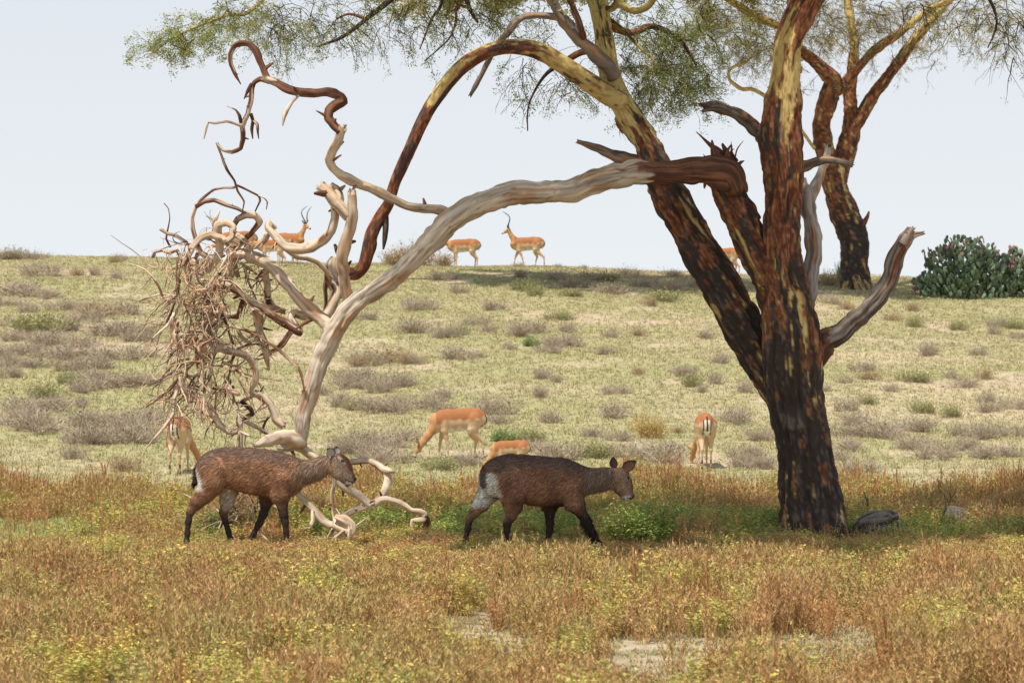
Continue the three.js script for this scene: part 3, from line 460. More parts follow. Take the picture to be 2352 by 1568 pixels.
  L2([[1020, -140, 7], [1015, 0, 4], [991, 44, 3], [964, 113, 1.5]], 1.2, 1);
  L2([[1080, 20, 4], [1050, 14, 3.5], [1047, 50, 3], [1030, 90, 2], [975, 140, 1.2]], 1, 1.1);
  L2([[1377, 12, 9], [1395, 20, 8], [1412, 16, 7], [1418, -10, 7], [1420, -40, 6]], 1.1, 0.8, yel, 12);
  L2([[1400, -90, 10], [1415, -20, 8], [1423, 2, 8], [1438, 17, 8], [1457, 24, 8], [1480, 18, 8], [1498, 2, 8], [1520, -40, 7], [1560, -110, 6]], 1, 0.4, yel, 14);
  L2([[1393, 40, 6], [1425, 62, 5], [1470, 109, 4], [1500, 137, 3], [1505, 165, 2], [1490, 195, 1.2]], 1.1, 0.9, yel);
  L2([[1400, 60, 9], [1450, 75, 8], [1500, 60, 7], [1560, 90, 5], [1600, 150, 3]], 1.3, 1.7);
  L2([[1390, 130, 9], [1345, 118, 8], [1300, 140, 7], [1250, 175, 4], [1215, 240, 2], [1212, 300, 1.5]], 1.2, 1.8);
  L2([[1975, -260, 23], [2080, -400, 16], [2300, -420, 10]], -0.6, 0.5);
  L2([[1960, -230, 18], [1700, -400, 15], [1450, -460, 11], [1200, -480, 7]], -0.6, -3.5);
  L2([[1330, -260, 16], [1300, -420, 12], [1150, -520, 8]], 1.3, -1.5);
  L2([[1950, -210, 14], [2150, -200, 9], [2240, -60, 5], [2290, 40, 3], [2270, 110, 1.5]], -0.4, 0.3);
  part(own(wood2, g), barkMat, 'limbs', g, 'thin upper limbs of the crown', 'stuff');
  const tw = new GB(), lv = [], darkwood = [0.075, 0.055, 0.045], o0 = { wiggle: 0.75, droop: 0.10, gens: 2, fork: 0.42, leaf: 0.5, size: 1, wood: darkwood };
  // [px, py, rx, ry, dd, rz, count, length, options]
  const F = [
    [470, 62, 95, 22, 0.8, 0.5, 52, 0.42, { leaf: 0.95, thin: 0.7, droop: 0.05, slope: 0.42 }], [390, 95, 50, 16, 0.8, 0.3, 22, 0.32, { leaf: 0.95, thin: 0.75, droop: 0.05, slope: 0.5 }], [590, 30, 90, 40, 0.9, 0.6, 62, 0.5, { leaf: 0.6, droop: 0.08 }],
    [690, 45, 100, 42, 1, 0.6, 60, 0.55, { leaf: 0.32, droop: 0.14 }], [800, 45, 100, 50, 1, 0.5, 46, 0.5, { leaf: 0.35, droop: 0.14 }], [900, 40, 80, 45, 1, 0.5, 34, 0.5, { leaf: 0.35, droop: 0.16 }],
    [1000, 35, 90, 40, 1.1, 0.5, 38, 0.5, { leaf: 0.4, droop: 0.16 }], [1110, 40, 80, 40, 1.2, 0.5, 34, 0.45, { leaf: 0.4, droop: 0.14 }], [1180, 15, 90, 30, 1.4, 0.6, 36, 0.4, { leaf: 0.6, droop: 0.1 }],
    [1250, 165, 80, 50, 1.8, 0.4, 40, 0.5, { leaf: 0.4, droop: 0.2 }], [1230, 90, 60, 50, 1.8, 0.5, 24, 0.4, { leaf: 0.4, droop: 0.16 }], [1320, 190, 50, 45, 1.8, 0.3, 20, 0.45, { leaf: 0.3, droop: 0.2 }], [1215, 240, 10, 30, 1.8, 0.1, 4, 0.5, { leaf: 0.1, droop: 0.3 }],
    [1480, 105, 70, 60, 1.6, 0.6, 70, 0.45, { leaf: 0.7, droop: 0.1 }], [1560, 135, 75, 70, 1.7, 0.6, 110, 0.45, { leaf: 0.9, thin: 0.55, droop: 0.10 }], [1500, 190, 70, 50, 1.6, 0.5, 56, 0.45, { leaf: 0.55, droop: 0.14 }], [1590, 190, 40, 40, 1.8, 0.4, 40, 0.4, { leaf: 0.8, droop: 0.12 }], [1520, 40, 90, 40, 1.8, 0.6, 50, 0.4, { leaf: 0.6, droop: 0.1 }], [1640, 50, 70, 45, 2.2, 0.6, 44, 0.4, { leaf: 0.55, droop: 0.1 }],
    [2280, 20, 90, 40, 0.3, 0.5, 40, 0.5, { leaf: 0.3, droop: 0.2 }], [2320, 90, 40, 50, 0.4, 0.4, 12, 0.5, { leaf: 0.25, droop: 0.2 }], [2120, 10, 90, 20, 0.2, 0.5, 16, 0.4, { leaf: 0.2, droop: 0.2 }],
  ];
  for (const [px, py, rx, ry, dd, rz, n, len, o] of F) for (let k = 0; k < n; k++) {
    const ux = R() * 2 - 1, uy = R() * 2 - 1, p = at(px + ux * rx, py + uy * ry - (o.slope ?? 0) * ux * rx, TD + dd + (R() * 2 - 1) * rz);
    twig(tw, lv, R, p, V((R() - 0.5) * 2, -0.2 + (R() - 0.5), (R() - 0.5) * 2), len * (0.6 + R() * 0.8), 0.005 + R() * 0.004, { ...o0, ...o });
  }
  // the rest of the crown overhead (above the frame, it shades the ground below)
  for (const [x, y, z, rx, rz, n] of [[-0.4, 9.6, -35, 2.9, 3.2, 330], [3.2, 10, -37.6, 3, 3, 130], [-1.2, 8.9, -39.5, 2, 2, 50], [5.5, 9.6, -39.5, 2.5, 2.6, 80]]) for (let k = 0; k < n; k++) {
    const a = R() * TAU, q = Math.sqrt(R()), p = V(x + Math.cos(a) * q * rx, y - q * q * 0.8 + (R() - 0.5) * 1.0, z + Math.sin(a) * q * rz);
    { const h = p.y / SUN.y, gx = p.x - SUN.x * h, gz = p.z - SUN.z * h; if (Math.hypot(gx - 1.6, gz + 38.3) < 0.95) continue; }   // the gap that lets sun onto the green bush
    twig(tw, lv, R, p, V(R() - 0.5, (R() - 0.4) * 0.6, R() - 0.5), 0.9 + R() * 0.6, 0.009, { ...o0, leaf: 0.95, thin: 1, droop: 0.04, size: 2.1 });
  }
  part(own(tw, g), barkMat, 'twigs', g, 'thin drooping thorny twigs', 'stuff');
  leavesMesh(lv, g, [[0.23, 0.28, 0.085], [0.36, 0.38, 0.12], [0.52, 0.48, 0.18]]);
}

// ---- the second fever tree on the crest
const BD = 88;
{
  const R = mulberry(15), b0 = groundAt(1966, 664), d = -b0.z, g = put(tree(b0), 'fever_tree', 'smaller forked thorn tree standing on the hill crest beside the cactus', 'tree');
  const low = bark({ yellow: (t) => -0.42 + 0.3 * sstep(0.6, 1, t), red: (t) => -0.35 + 0.5 * sstep(0.4, 0.8, t), rough: 1.5 }), mid = bark({ yellow: (t) => -0.4 + 0.9 * sstep(0.35, 0.65, t), red: () => 0.25, rough: 1.2 }), top = bark({ yellow: () => 0.3, red: () => 0, rough: 0.8 });
  let gb = new GB();
  tube(gb, limb([[1967, 682, 50], [1967, 660, 36], [1964, 625, 31], [1963, 590, 30], [1962, 555, 31], [1953, 518, 33], [1937, 480, 31], [1923, 440, 27], [1917, 405, 27], [1918, 385, 26]], d, 0), { seg: 40, sp: 0.05, ...low, seed: 4 });
  for (const [l, z] of [[[[1950, 650, 12], [1942, 668, 11], [1926, 684, 8]], -0.3], [[[1966, 635, 9], [1975, 660, 11], [1992, 684, 9], [2002, 695, 5]], -0.7], [[[1980, 645, 8], [1998, 665, 8], [2016, 680, 5]], -0.3]]) tube(gb, limb(l, d, z), { seg: 14, sp: 0.05, ...bark({ yellow: () => 0.2, red: () => 0, rough: 0.6, skin: [0.45, 0.33, 0.15] }), seed: 5 });
  part(own(gb, g), barkMat, 'trunk', g);
  const stem = (list, z0, z1, b, label, seg = 22) => { const q = new GB(); tube(q, limb(list, d, z0, z1), { seg, sp: 0.06, ...b, seed: list[0][0] % 17 }); part(own(q, g), barkMat, 'stem', g, label); };
  stem([[1918, 410, 22], [1898, 355, 22], [1888, 300, 21], [1893, 262, 20], [1906, 220, 20], [1916, 185, 19], [1898, 167, 16], [1872, 140, 13], [1840, 115, 12], [1800, 66, 11], [1740, 40, 11], [1690, 8, 9], [1630, -30, 8], [1500, -120, 7]], 0, -1, mid);
  stem([[1925, 405, 22], [1945, 335, 23], [1956, 292, 20], [1955, 250, 16], [1953, 210, 14], [1960, 150, 12], [1962, 100, 11], [1955, 50, 11], [1948, 0, 11], [1940, -90, 9], [1900, -170, 7]], 0.2, 0.6, mid);
  stem([[1950, 310, 15], [1978, 268, 15], [2010, 212, 14], [2036, 180, 12], [2080, 120, 12], [2120, 70, 11], [2160, 25, 9], [2200, -15, 8], [2280, -80, 7]], 0.2, -0.6, mid);
  stem([[1920, 210, 12], [1942, 190, 11], [1979, 147, 10], [2009, 116, 10], [2061, 79, 9], [2129, 27, 8], [2180, -2, 7], [2260, -40, 6]], -0.2, -0.9, mid);
  stem([[1872, 340, 5], [1862, 328, 4], [1842, 300, 4], [1800, 255, 4.5], [1760, 222, 5], [1729, 205, 5], [1702, 203, 5], [1676, 182, 4], [1678, 158, 4], [1712, 143, 3], [1728, 128, 2]], -0.3, -1, top, 'thin crooked side branch', 10);
  stem([[1972, 530, 8], [1988, 508, 6], [1997, 486, 2]], -0.2, -0.3, low, null, 8);
  stem([[2124, 60, 5], [2136, 54, 4], [2150, 52, 2]], -0.4, -0.5, low, null, 8);
  const tw = new GB(), lv = [], o0 = { wiggle: 0.75, droop: 0.04, gens: 2, fork: 0.45, leaf: 0.6, thin: 0.22, gold: 0.5, size: 1.5, wood: [0.15, 0.11, 0.075], tip: 0.003 };
  for (const [px, py, rx, ry, n, leaf] of [[1690, 60, 60, 60, 60, 0.7], [1640, 30, 60, 40, 34, 0.6], [1760, 60, 60, 55, 60, 0.6], [1720, 120, 60, 35, 30, 0.5], [1860, 50, 60, 60, 60, 0.5], [1930, 40, 70, 60, 60, 0.5], [1990, 70, 50, 50, 34, 0.5], [2050, 40, 70, 40, 46, 0.5], [2130, 70, 60, 40, 24, 0.4], [2180, 40, 70, 40, 38, 0.5], [2250, 30, 70, 40, 34, 0.5], [2320, 50, 40, 60, 30, 0.45], [1900, 190, 60, 30, 10, 0.3], [2090, 110, 60, 30, 12, 0.3]]) for (let k = 0; k < n; k++) {
    const p = at(px + (R() * 2 - 1) * rx, py + (R() * 2 - 1) * ry, d + (R() * 2 - 1) * 2.2 - 0.4);
    twig(tw, lv, R, p, V((R() - 0.5) * 2, (R() - 0.5) * 0.8, (R() - 0.5) * 2), 0.6 + R() * 0.7, 0.01 + R() * 0.008, { ...o0, leaf });
  }
  for (let k = 0; k < 330; k++) { // flat-topped crown above the frame
    const a = R() * TAU, q = Math.sqrt(R()), p = V(3.4 + Math.cos(a) * q * 7.8, 13.2 + (R() - 0.5) * 0.9 + 0.5 * (1 - q), -88 + Math.sin(a) * q * 3.4);
    twig(tw, lv, R, p, V(R() - 0.5, (R() - 0.4) * 0.5, R() - 0.5), 1.1 + R() * 0.7, 0.014, { ...o0, leaf: 0.95, thin: 1, size: 3.2, droop: 0.02 });
  }
  const up = new GB();
  for (const l of [[[1500, -120, 7], [1380, -170, 6], [1150, -190, 4]], [[1900, -170, 7], [1700, -190, 6], [1450, -200, 4]], [[1940, -90, 8], [1990, -170, 6], [2120, -200, 4]], [[1690, 8, 7], [1560, -100, 6], [1350, -140, 4], [1150, -150, 3]]]) tube(up, limb(l, d, -0.4, 0.5), { seg: 8, sp: 0.2, ...top, seed: 2 });
  part(own(up, g), barkMat, 'limbs', g, 'thin upper limbs of the crown', 'stuff');
  part(own(tw, g), barkMat, 'twigs', g, 'fine twigs of the crown', 'stuff');
  leavesMesh(lv, g, [[0.30, 0.29, 0.11], [0.42, 0.36, 0.15], [0.52, 0.43, 0.2]]);
}
// ---------------------------------------------------------------- animals
// A body is one smooth field: tapered capsules (each may be flattened across, factor q) joined with a smooth minimum, then meshed.
function bodyMesh(bones, cell, colour) {
  const lo = [1e9, 1e9, 1e9], hi = [-1e9, -1e9, -1e9], M = 0.05;
  for (const b of bones) for (const e of [0, 4]) { const r = b[e + 3], q = b[8] ?? 1; [r, r, r * q].forEach((x, k) => { lo[k] = Math.min(lo[k], b[e + k] - x - M); hi[k] = Math.max(hi[k], b[e + k] + x + M); }); }
  const N = [0, 1, 2].map((k) => Math.ceil((hi[k] - lo[k]) / cell) + 1), F = new Float32Array(N[0] * N[1] * N[2]).fill(1), id = (i, j, k) => (k * N[1] + j) * N[0] + i;
  for (const b of bones) {
    const q = b[8] ?? 1, k0 = b[9] ?? 0.03, rm = Math.max(b[3], b[7]) + M, a = [b[0], b[1], b[2] / q], c = [b[4], b[5], b[6] / q], d = [c[0] - a[0], c[1] - a[1], c[2] - a[2]], dd = d[0] * d[0] + d[1] * d[1] + d[2] * d[2] || 1e-9;
    const rng = [0, 1, 2].map((k) => { const e = k === 2 ? rm * Math.max(q, 0.3) + M : rm; return [Math.max(0, Math.floor((Math.min(b[k], b[4 + k]) - e - lo[k]) / cell)), Math.min(N[k] - 1, Math.ceil((Math.max(b[k], b[4 + k]) + e - lo[k]) / cell))]; });
    for (let k = rng[2][0]; k <= rng[2][1]; k++) for (let j = rng[1][0]; j <= rng[1][1]; j++) for (let i = rng[0][0]; i <= rng[0][1]; i++) {
      const x = lo[0] + i * cell - a[0], y = lo[1] + j * cell - a[1], z = (lo[2] + k * cell) / q - a[2], t = clamp((x * d[0] + y * d[1] + z * d[2]) / dd), ex = x - d[0] * t, ey = y - d[1] * t, ez = z - d[2] * t;
      const v = (Math.sqrt(ex * ex + ey * ey + ez * ez) - mixn(b[3], b[7], t)) * Math.min(1, (1 + q) / 2), e = id(i, j, k), w = F[e], h = clamp(0.5 + 0.5 * (w - v) / k0);
      F[e] = w > 0.9 ? v : mixn(w, v, h) - k0 * h * (1 - h);
    }
  }
  // surface nets
  const gb = new GB(), vid = new Int32Array(F.length).fill(-1), C = [[0, 0, 0], [1, 0, 0], [0, 1, 0], [1, 1, 0], [0, 0, 1], [1, 0, 1], [0, 1, 1], [1, 1, 1]], E = [[0, 1], [2, 3], [4, 5], [6, 7], [0, 2], [1, 3], [4, 6], [5, 7], [0, 4], [1, 5], [2, 6], [3, 7]];
  for (let k = 0; k < N[2] - 1; k++) for (let j = 0; j < N[1] - 1; j++) for (let i = 0; i < N[0] - 1; i++) {
    let neg = 0; const f = C.map((o) => { const v = F[id(i + o[0], j + o[1], k + o[2])]; if (v < 0) neg++; return v; });
    if (!neg || neg === 8) continue;
    let sx = 0, sy = 0, sz = 0, n = 0;
    for (const [a, b] of E) if ((f[a] < 0) !== (f[b] < 0)) { const t = f[a] / (f[a] - f[b]); sx += mixn(C[a][0], C[b][0], t); sy += mixn(C[a][1], C[b][1], t); sz += mixn(C[a][2], C[b][2], t); n++; }
    const x = lo[0] + (i + sx / n) * cell, y = lo[1] + (j + sy / n) * cell, z = lo[2] + (k + sz / n) * cell;
    vid[id(i, j, k)] = gb.v(x, y, z, colour(x, y, z));
  }
  const quad = (a, b, c, d, flip) => { if (a < 0 || b < 0 || c < 0 || d < 0) return; if (flip) { gb.t(a, c, b); gb.t(a, d, c); } else { gb.t(a, b, c); gb.t(a, c, d); } };
  for (let k = 1; k < N[2] - 1; k++) for (let j = 1; j < N[1] - 1; j++) for (let i = 1; i < N[0] - 1; i++) {
    const o = F[id(i, j, k)] < 0;
    if (o !== F[id(i + 1, j, k)] < 0) quad(vid[id(i, j - 1, k - 1)], vid[id(i, j, k - 1)], vid[id(i, j, k)], vid[id(i, j - 1, k)], !o);
    if (o !== F[id(i, j + 1, k)] < 0) quad(vid[id(i - 1, j, k - 1)], vid[id(i - 1, j, k)], vid[id(i, j, k)], vid[id(i, j, k - 1)], !o);
    if (o !== F[id(i, j, k + 1)] < 0) quad(vid[id(i - 1, j - 1, k)], vid[id(i, j - 1, k)], vid[id(i, j, k)], vid[id(i - 1, j, k)], !o);
  }
  return gb;
}
const chain = (list, z, q = 1, k) => list.slice(1).map((b, i) => { const a = list[i]; return [a[0], a[1], (a[3] ?? z), a[2], b[0], b[1], (b[3] ?? z), b[2], q, k]; });
// a cupped ear: outside and inside skins with a rim
function ear(gb, root, tip, width, face, outC, inC, rimC) {
  const ax = tip.clone().sub(root), L = ax.length(); ax.divideScalar(L);
  const f = face.clone().addScaledVector(ax, -face.dot(ax)).normalize(), s = V().crossVectors(ax, f), n = 7, m = 6;
  for (const side of [0, 1]) {
    const b = gb.p.length / 3;
    for (let i = 0; i <= n; i++) for (let j = 0; j <= m; j++) {
      const t = i / n, u = j / m * 2 - 1, w = width * 0.5 * Math.pow(Math.sin(Math.PI * Math.min(0.97, 0.16 + t * 0.84)), 0.75), cup = width * 0.32 * (u * u - 0.75) * (1 - 0.45 * t);
      const p = root.clone().addScaledVector(ax, L * t).addScaledVector(s, u * w).addScaledVector(f, cup + (side ? 0.004 : -0.004) * (1 - u * u));
      const rim = Math.max(Math.abs(u) ** 3, t ** 4);
      gb.v(p.x, p.y, p.z, mix3(side ? inC : outC, rimC, sstep(0.35, 0.7, rim)));
      if (i && j) { const q = b + i * (m + 1) + j; gb.t(q - m - 2, q - 1, q - m - 1); gb.t(q - 1, q, q - m - 1); }
    }
  }
}
// short hairs lying back along the coat
function coat(gb, count, seed, lay, len, tint) {
  const R = mulberry(seed), geo = gb.geo(), P = geo.attributes.position, Nn = geo.attributes.normal, Cc = geo.attributes.color, I = geo.index.array, out = new GB(); out.n = [];
  const cum = new Float32Array(I.length / 3), a = V(), b = V(), c = V(); let s = 0;
  for (let t = 0; t < cum.length; t++) { a.fromBufferAttribute(P, I[t * 3]); b.fromBufferAttribute(P, I[t * 3 + 1]).sub(a); c.fromBufferAttribute(P, I[t * 3 + 2]).sub(a); s += b.cross(c).length(); cum[t] = s; }
  for (let k = 0; k < count; k++) {
    const r = R() * s; let x = 0, y = cum.length - 1; while (x < y) { const m = (x + y) >> 1; if (cum[m] < r) x = m + 1; else y = m; }
    let u = R(), v = R(); if (u + v > 1) { u = 1 - u; v = 1 - v; }
    const w = [1 - u - v, u, v], p = V(), n = V(), col = [0, 0, 0];
    for (let e = 0; e < 3; e++) { const q = I[x * 3 + e]; p.addScaledVector(a.fromBufferAttribute(P, q), w[e]); n.addScaledVector(a.fromBufferAttribute(Nn, q), w[e]); col[0] += w[e] * Cc.getX(q); col[1] += w[e] * Cc.getY(q); col[2] += w[e] * Cc.getZ(q); }
    n.normalize();
    const L = len(p); if (L <= 0) continue;
    const d = lay(p, n).add(V((R() - 0.5) * 0.7, (R() - 0.5) * 0.7, (R() - 0.5) * 0.7)); d.addScaledVector(n, -d.dot(n)).normalize().addScaledVector(n, 0.10 + R() * 0.12).normalize();
    const side = V().crossVectors(d, n).normalize().multiplyScalar(0.003 + R() * 0.003), l = L * (0.7 + R() * 1.0), cc = tint(mul3(col, 0.5 + R() * R() * 1.9), R());
    p.addScaledVector(n, 0.0005);
    out.tri(p.clone().sub(side), p.clone().add(side), p.clone().addScaledVector(d, l), cc);
    for (let e = 0; e < 3; e++) out.n.push(n.x, n.y, n.z);
  }
  return out.geo();
}
const furMat = new THREE.MeshPhysicalMaterial({ vertexColors: true, roughness: 0.72, specularIntensity: 0.35, side: THREE.DoubleSide });
const eyeMat = new THREE.MeshPhysicalMaterial({ color: new THREE.Color(0.012, 0.008, 0.006), roughness: 0.12, clearcoat: 1 });
const noseMat = new THREE.MeshPhysicalMaterial({ color: new THREE.Color(0.012, 0.011, 0.011), roughness: 0.45 });
const hornMat = matte({ roughness: 0.55, specularIntensity: 0.5 });
const ball = new THREE.SphereGeometry(1, 14, 10);
function eyeOn(g, x, y, z, r) { const e = part(ball, eyeMat, 'eye', g); e.position.set(x, y, z); e.scale.set(r, r, r * 0.6); return e; }

// ---- waterbuck, side on and facing +x. Numbers: zoom pixels, K of them to the metre, ground at G
function waterbuck(o) {
  const { K, G, X0 } = o, sx = o.stretch ?? 1, X = (x) => (x - X0) / K * sx, Y = (y) => (G - y) / K;
  const C = (l, z, q, k) => chain(l.map((p) => [X(p[0]), Y(p[1]), p[2] / K, p[3]]), z, q, k), bones = [];
  bones.push(...C(o.torso.map(([x, t, b]) => [x, (t + b) / 2, (b - t) / 2 - 6]), 0, 0.6, 0.018));
  bones.push(...C(o.neck.map(([x, y, r], i) => [x, y, r * (i > 1 ? 0.9 : 0.95)]), 0, 0.7, 0.03), ...C(o.head.map(([x, y, r]) => [x, y, r * 0.93]), 0, 0.74, 0.02), ...C(o.brow, 0, 0.8, 0.02));
  for (const s of [-1, 1]) bones.push(...C(o.cheek, s * 0.03, 0.6, 0.03));
  for (const [l, z, top] of o.legs) { l.forEach((p, i) => { if (p[2] < 80) p[2] *= 0.88; p[3] = z * (i === 0 ? top : 1); }); bones.push(...C(l, z, 0.72, 0.025)); }
  bones.push(...C(o.tail.map((p) => [...p, o.tailZ ?? 0]), 0, 1, 0.015));
  const zx = (x) => x / sx * K + X0, zy = (y) => G - y * K;
  const colour = (x, y, z) => o.colour(zx(x), zy(y), z, x, y);
  const gb = bodyMesh(bones, 0.0085, colour);
  const g = new THREE.Group(), body = new GB();
  body.p = [...gb.p]; body.c = [...gb.c]; body.i = [...gb.i];
  for (const e of o.ears) ear(body, V(X(e[0]), Y(e[1]), e[2]), V(X(e[3]), Y(e[4]), e[5]), e[6], V(...e[7]), e[8], e[9], [0.03, 0.022, 0.02]);
  part(body.geo(), furMat, 'body', g);
  part(coat(gb, o.hairs, o.seed, (p) => { const hx = zx(p.x), hy = zy(p.y); return hx > o.neckX ? V(-0.55, -0.8, 0) : hy > o.legY ? V(0, -1, 0) : V(-0.85, -0.5, 0); }, (p) => { const hx = zx(p.x), hy = zy(p.y); return hx > o.headX ? 0.012 : hx > o.neckX ? 0.065 : hy > o.legY ? 0.012 : 0.042; }, (c, r) => (r > 0.94 && c[0] > 0.09 ? mix3(c, [0.50, 0.40, 0.32], 0.3) : c)), furMat, 'coat', g, null, 'stuff');
  for (const [x, y, z, r] of o.eyes) eyeOn(g, X(x), Y(y), z, r);
  const n = part(ball, noseMat, 'nose', g); n.position.set(X(o.nose[0]), Y(o.nose[1]), 0); n.scale.set(0.022, 0.03, 0.036); n.rotation.z = -0.7;
  return g;
}
const blotch = (x, y, z, f = 1) => fbm(x * 5 * f, y * 5 * f, z * 5 * f + 4, 3);
{
  const d = 38, K = 7200 / d / 0.19043, X0 = 850;
  const L = waterbuck({
    K, G: 1418, X0, seed: 3, hairs: 44000, neckX: 1420, headX: 1840, legY: 860,
    torso: [[425, 300, 620], [470, 240, 670], [530, 208, 690], [620, 192, 690], [760, 190, 710], [900, 200, 750], [1040, 214, 778], [1180, 234, 800], [1290, 262, 800], [1350, 300, 775]],
    neck: [[1330, 500, 205], [1420, 500, 178], [1500, 500, 162], [1600, 485, 146], [1700, 455, 136], [1800, 415, 124], [1890, 385, 108]],
    head: [[1925, 372, 106], [1985, 395, 100], [2040, 450, 84], [2095, 525, 62], [2140, 582, 45]], brow: [[1985, 330, 66], [2040, 360, 52], [2100, 450, 40]], cheek: [[1900, 440, 90], [1980, 510, 72], [2060, 575, 48], [2115, 605, 34]],
    legs: [
      [[[455, 480, 185], [455, 620, 148], [385, 735, 110], [285, 850, 80], [195, 965, 50], [172, 1080, 40], [158, 1230, 33], [150, 1320, 36], [165, 1375, 32], [180, 1400, 34]], 0.13, 0.75],
      [[[600, 560, 150], [640, 710, 108], [618, 850, 82], [568, 985, 56], [590, 1090, 40], [630, 1220, 34], [655, 1320, 37], [685, 1375, 32], [700, 1400, 34]], -0.14, 0.7],
      [[[1290, 600, 150], [1285, 760, 112], [1300, 890, 72], [1318, 1000, 58], [1335, 1090, 46], [1348, 1200, 36], [1352, 1320, 38], [1375, 1375, 32], [1390, 1402, 34]], 0.125, 0.8],
      [[[1180, 640, 130], [1110, 800, 96], [1082, 900, 68], [1052, 1010, 54], [1002, 1120, 43], [938, 1240, 33], [900, 1320, 37], [912, 1375, 32], [925, 1402, 34]], -0.125, 0.8],
    ],
    tail: [[300, 385, 34], [262, 440, 22], [250, 540, 20], [244, 620, 24], [226, 676, 9]],
    ears: [[1905, 300, 0.075, 1845, 205, 0.13, 0.135, [0.45, 0.1, 0.9], [0.10, 0.055, 0.035], [0.52, 0.47, 0.43]], [1950, 270, -0.05, 1950, 188, -0.12, 0.11, [0.5, 0.1, 0.85], [0.06, 0.035, 0.028], [0.3, 0.25, 0.22]]],
    eyes: [[2020, 356, 0.062, 0.021], [2020, 356, -0.062, 0.021]], nose: [2166, 580],
    colour(zx, zy, z, x, y) {
      const n = blotch(x, y, z), f = fbm(x * 26, y * 26, z * 26, 2);
      let c = mix3([0.40, 0.21, 0.115], [0.25, 0.118, 0.064], sstep(-0.45, 0.45, n));
      const topY = zx < 620 ? mixn(330, 195, clamp((zx - 300) / 300)) : mixn(195, 300, clamp((zx - 620) / 800));
      c = mix3(c, [0.15, 0.095, 0.072], (1 - sstep(topY + 30, topY + 170, zy + 60 * n)) * (zx < 1420 ? 0.85 : 0));      // darker saddle
      c = mix3(c, [0.27, 0.185, 0.125], sstep(1380, 1560, zx + 60 * n) * (1 - sstep(1830, 1880, zx)) * 0.9);             // grey neck ruff
      c = mix3(c, [0.62, 0.57, 0.5], (z > 0.02 ? 0 : 1) * sstep(530, 580, zx) * (1 - sstep(700, 760, zx)) * sstep(600, 680, zy) * (1 - sstep(930, 1000, zy)) * 0.8);           // pale inner thigh
      if (zx < 420) { const e = 276 + (zy - 400) * 0.30 + 16 * f; c = mix3(c, [0.74, 0.70, 0.63], (1 - sstep(e, e + 34, zx + 25 * n)) * sstep(400, 450, zy) * (1 - sstep(670, 720, zy))); if (Math.abs(z) < 0.04 && zx < 275 - Math.max(0, 470 - zy) * 0.1 && zy > 420) c = [0.045, 0.028, 0.022]; }
      if (zx > 200 && zx < 252 && zy > 655 && zy < 690) c = [0.20, 0.06, 0.025];
      const leg = zx > 1000 ? sstep(740, 1010, zy + 60 * n + 30 * f + (zx < 1200 ? 60 : 0)) : sstep(790, 1060, zy + 60 * n + 30 * f - (zx > 480 ? 20 : 0));
      c = mix3(c, [0.046, 0.031, 0.025], leg);
      if (zx > 1800) { // face
        const coatC = c;
        c = mix3([0.33, 0.235, 0.165], [0.27, 0.17, 0.11], sstep(-0.3, 0.4, n));
        const ridge = (zx - 1980) * 0.82 - (zy - 300) * 0.57;                                                            // distance in front of the eye line
        c = mix3(c, [0.26, 0.085, 0.04], sstep(-5, 30, ridge));
        c = mix3(c, [0.66, 0.62, 0.55], 0.8 * (1 - sstep(10, 24, Math.hypot(zx - 2000 - (zy - 330) * 0.9, (zy - 335) * 0.25))) * (zy > 300 && zy < 400 ? 1 : 0));
        c = mix3(c, [0.70, 0.67, 0.62], sstep(590, 615, zy - (zx - 2080) * 0.15) * sstep(2040, 2090, zx));
        c = mix3(c, [0.10, 0.065, 0.05], sstep(500, 560, zy - (zx < 2140 ? 40 : 0)) * sstep(2120, 2150, zx) * 0.6);
        if (zx < 2150 && zx > 2060 && Math.abs(zy - 596 - (zx - 2100) * 0.55) < 9) c = [0.04, 0.03, 0.03];
        c = mix3(coatC, c, sstep(1845, 1925, zx + 50 * n));
      }
      return mul3(c, 0.85 + 0.3 * (f * 0.5 + 0.5));
    },
  });
  L.position.set((401.95 + X0 * 0.19043 - 1176) * d / FPX, 0.0, -d); L.position.y = H(L.position.x, -d);
  put(L, 'waterbuck', 'sunlit brown waterbuck with rounded ears walking before the fallen pale branches', 'antelope', 'two waterbuck walking through the dry herbs');
}
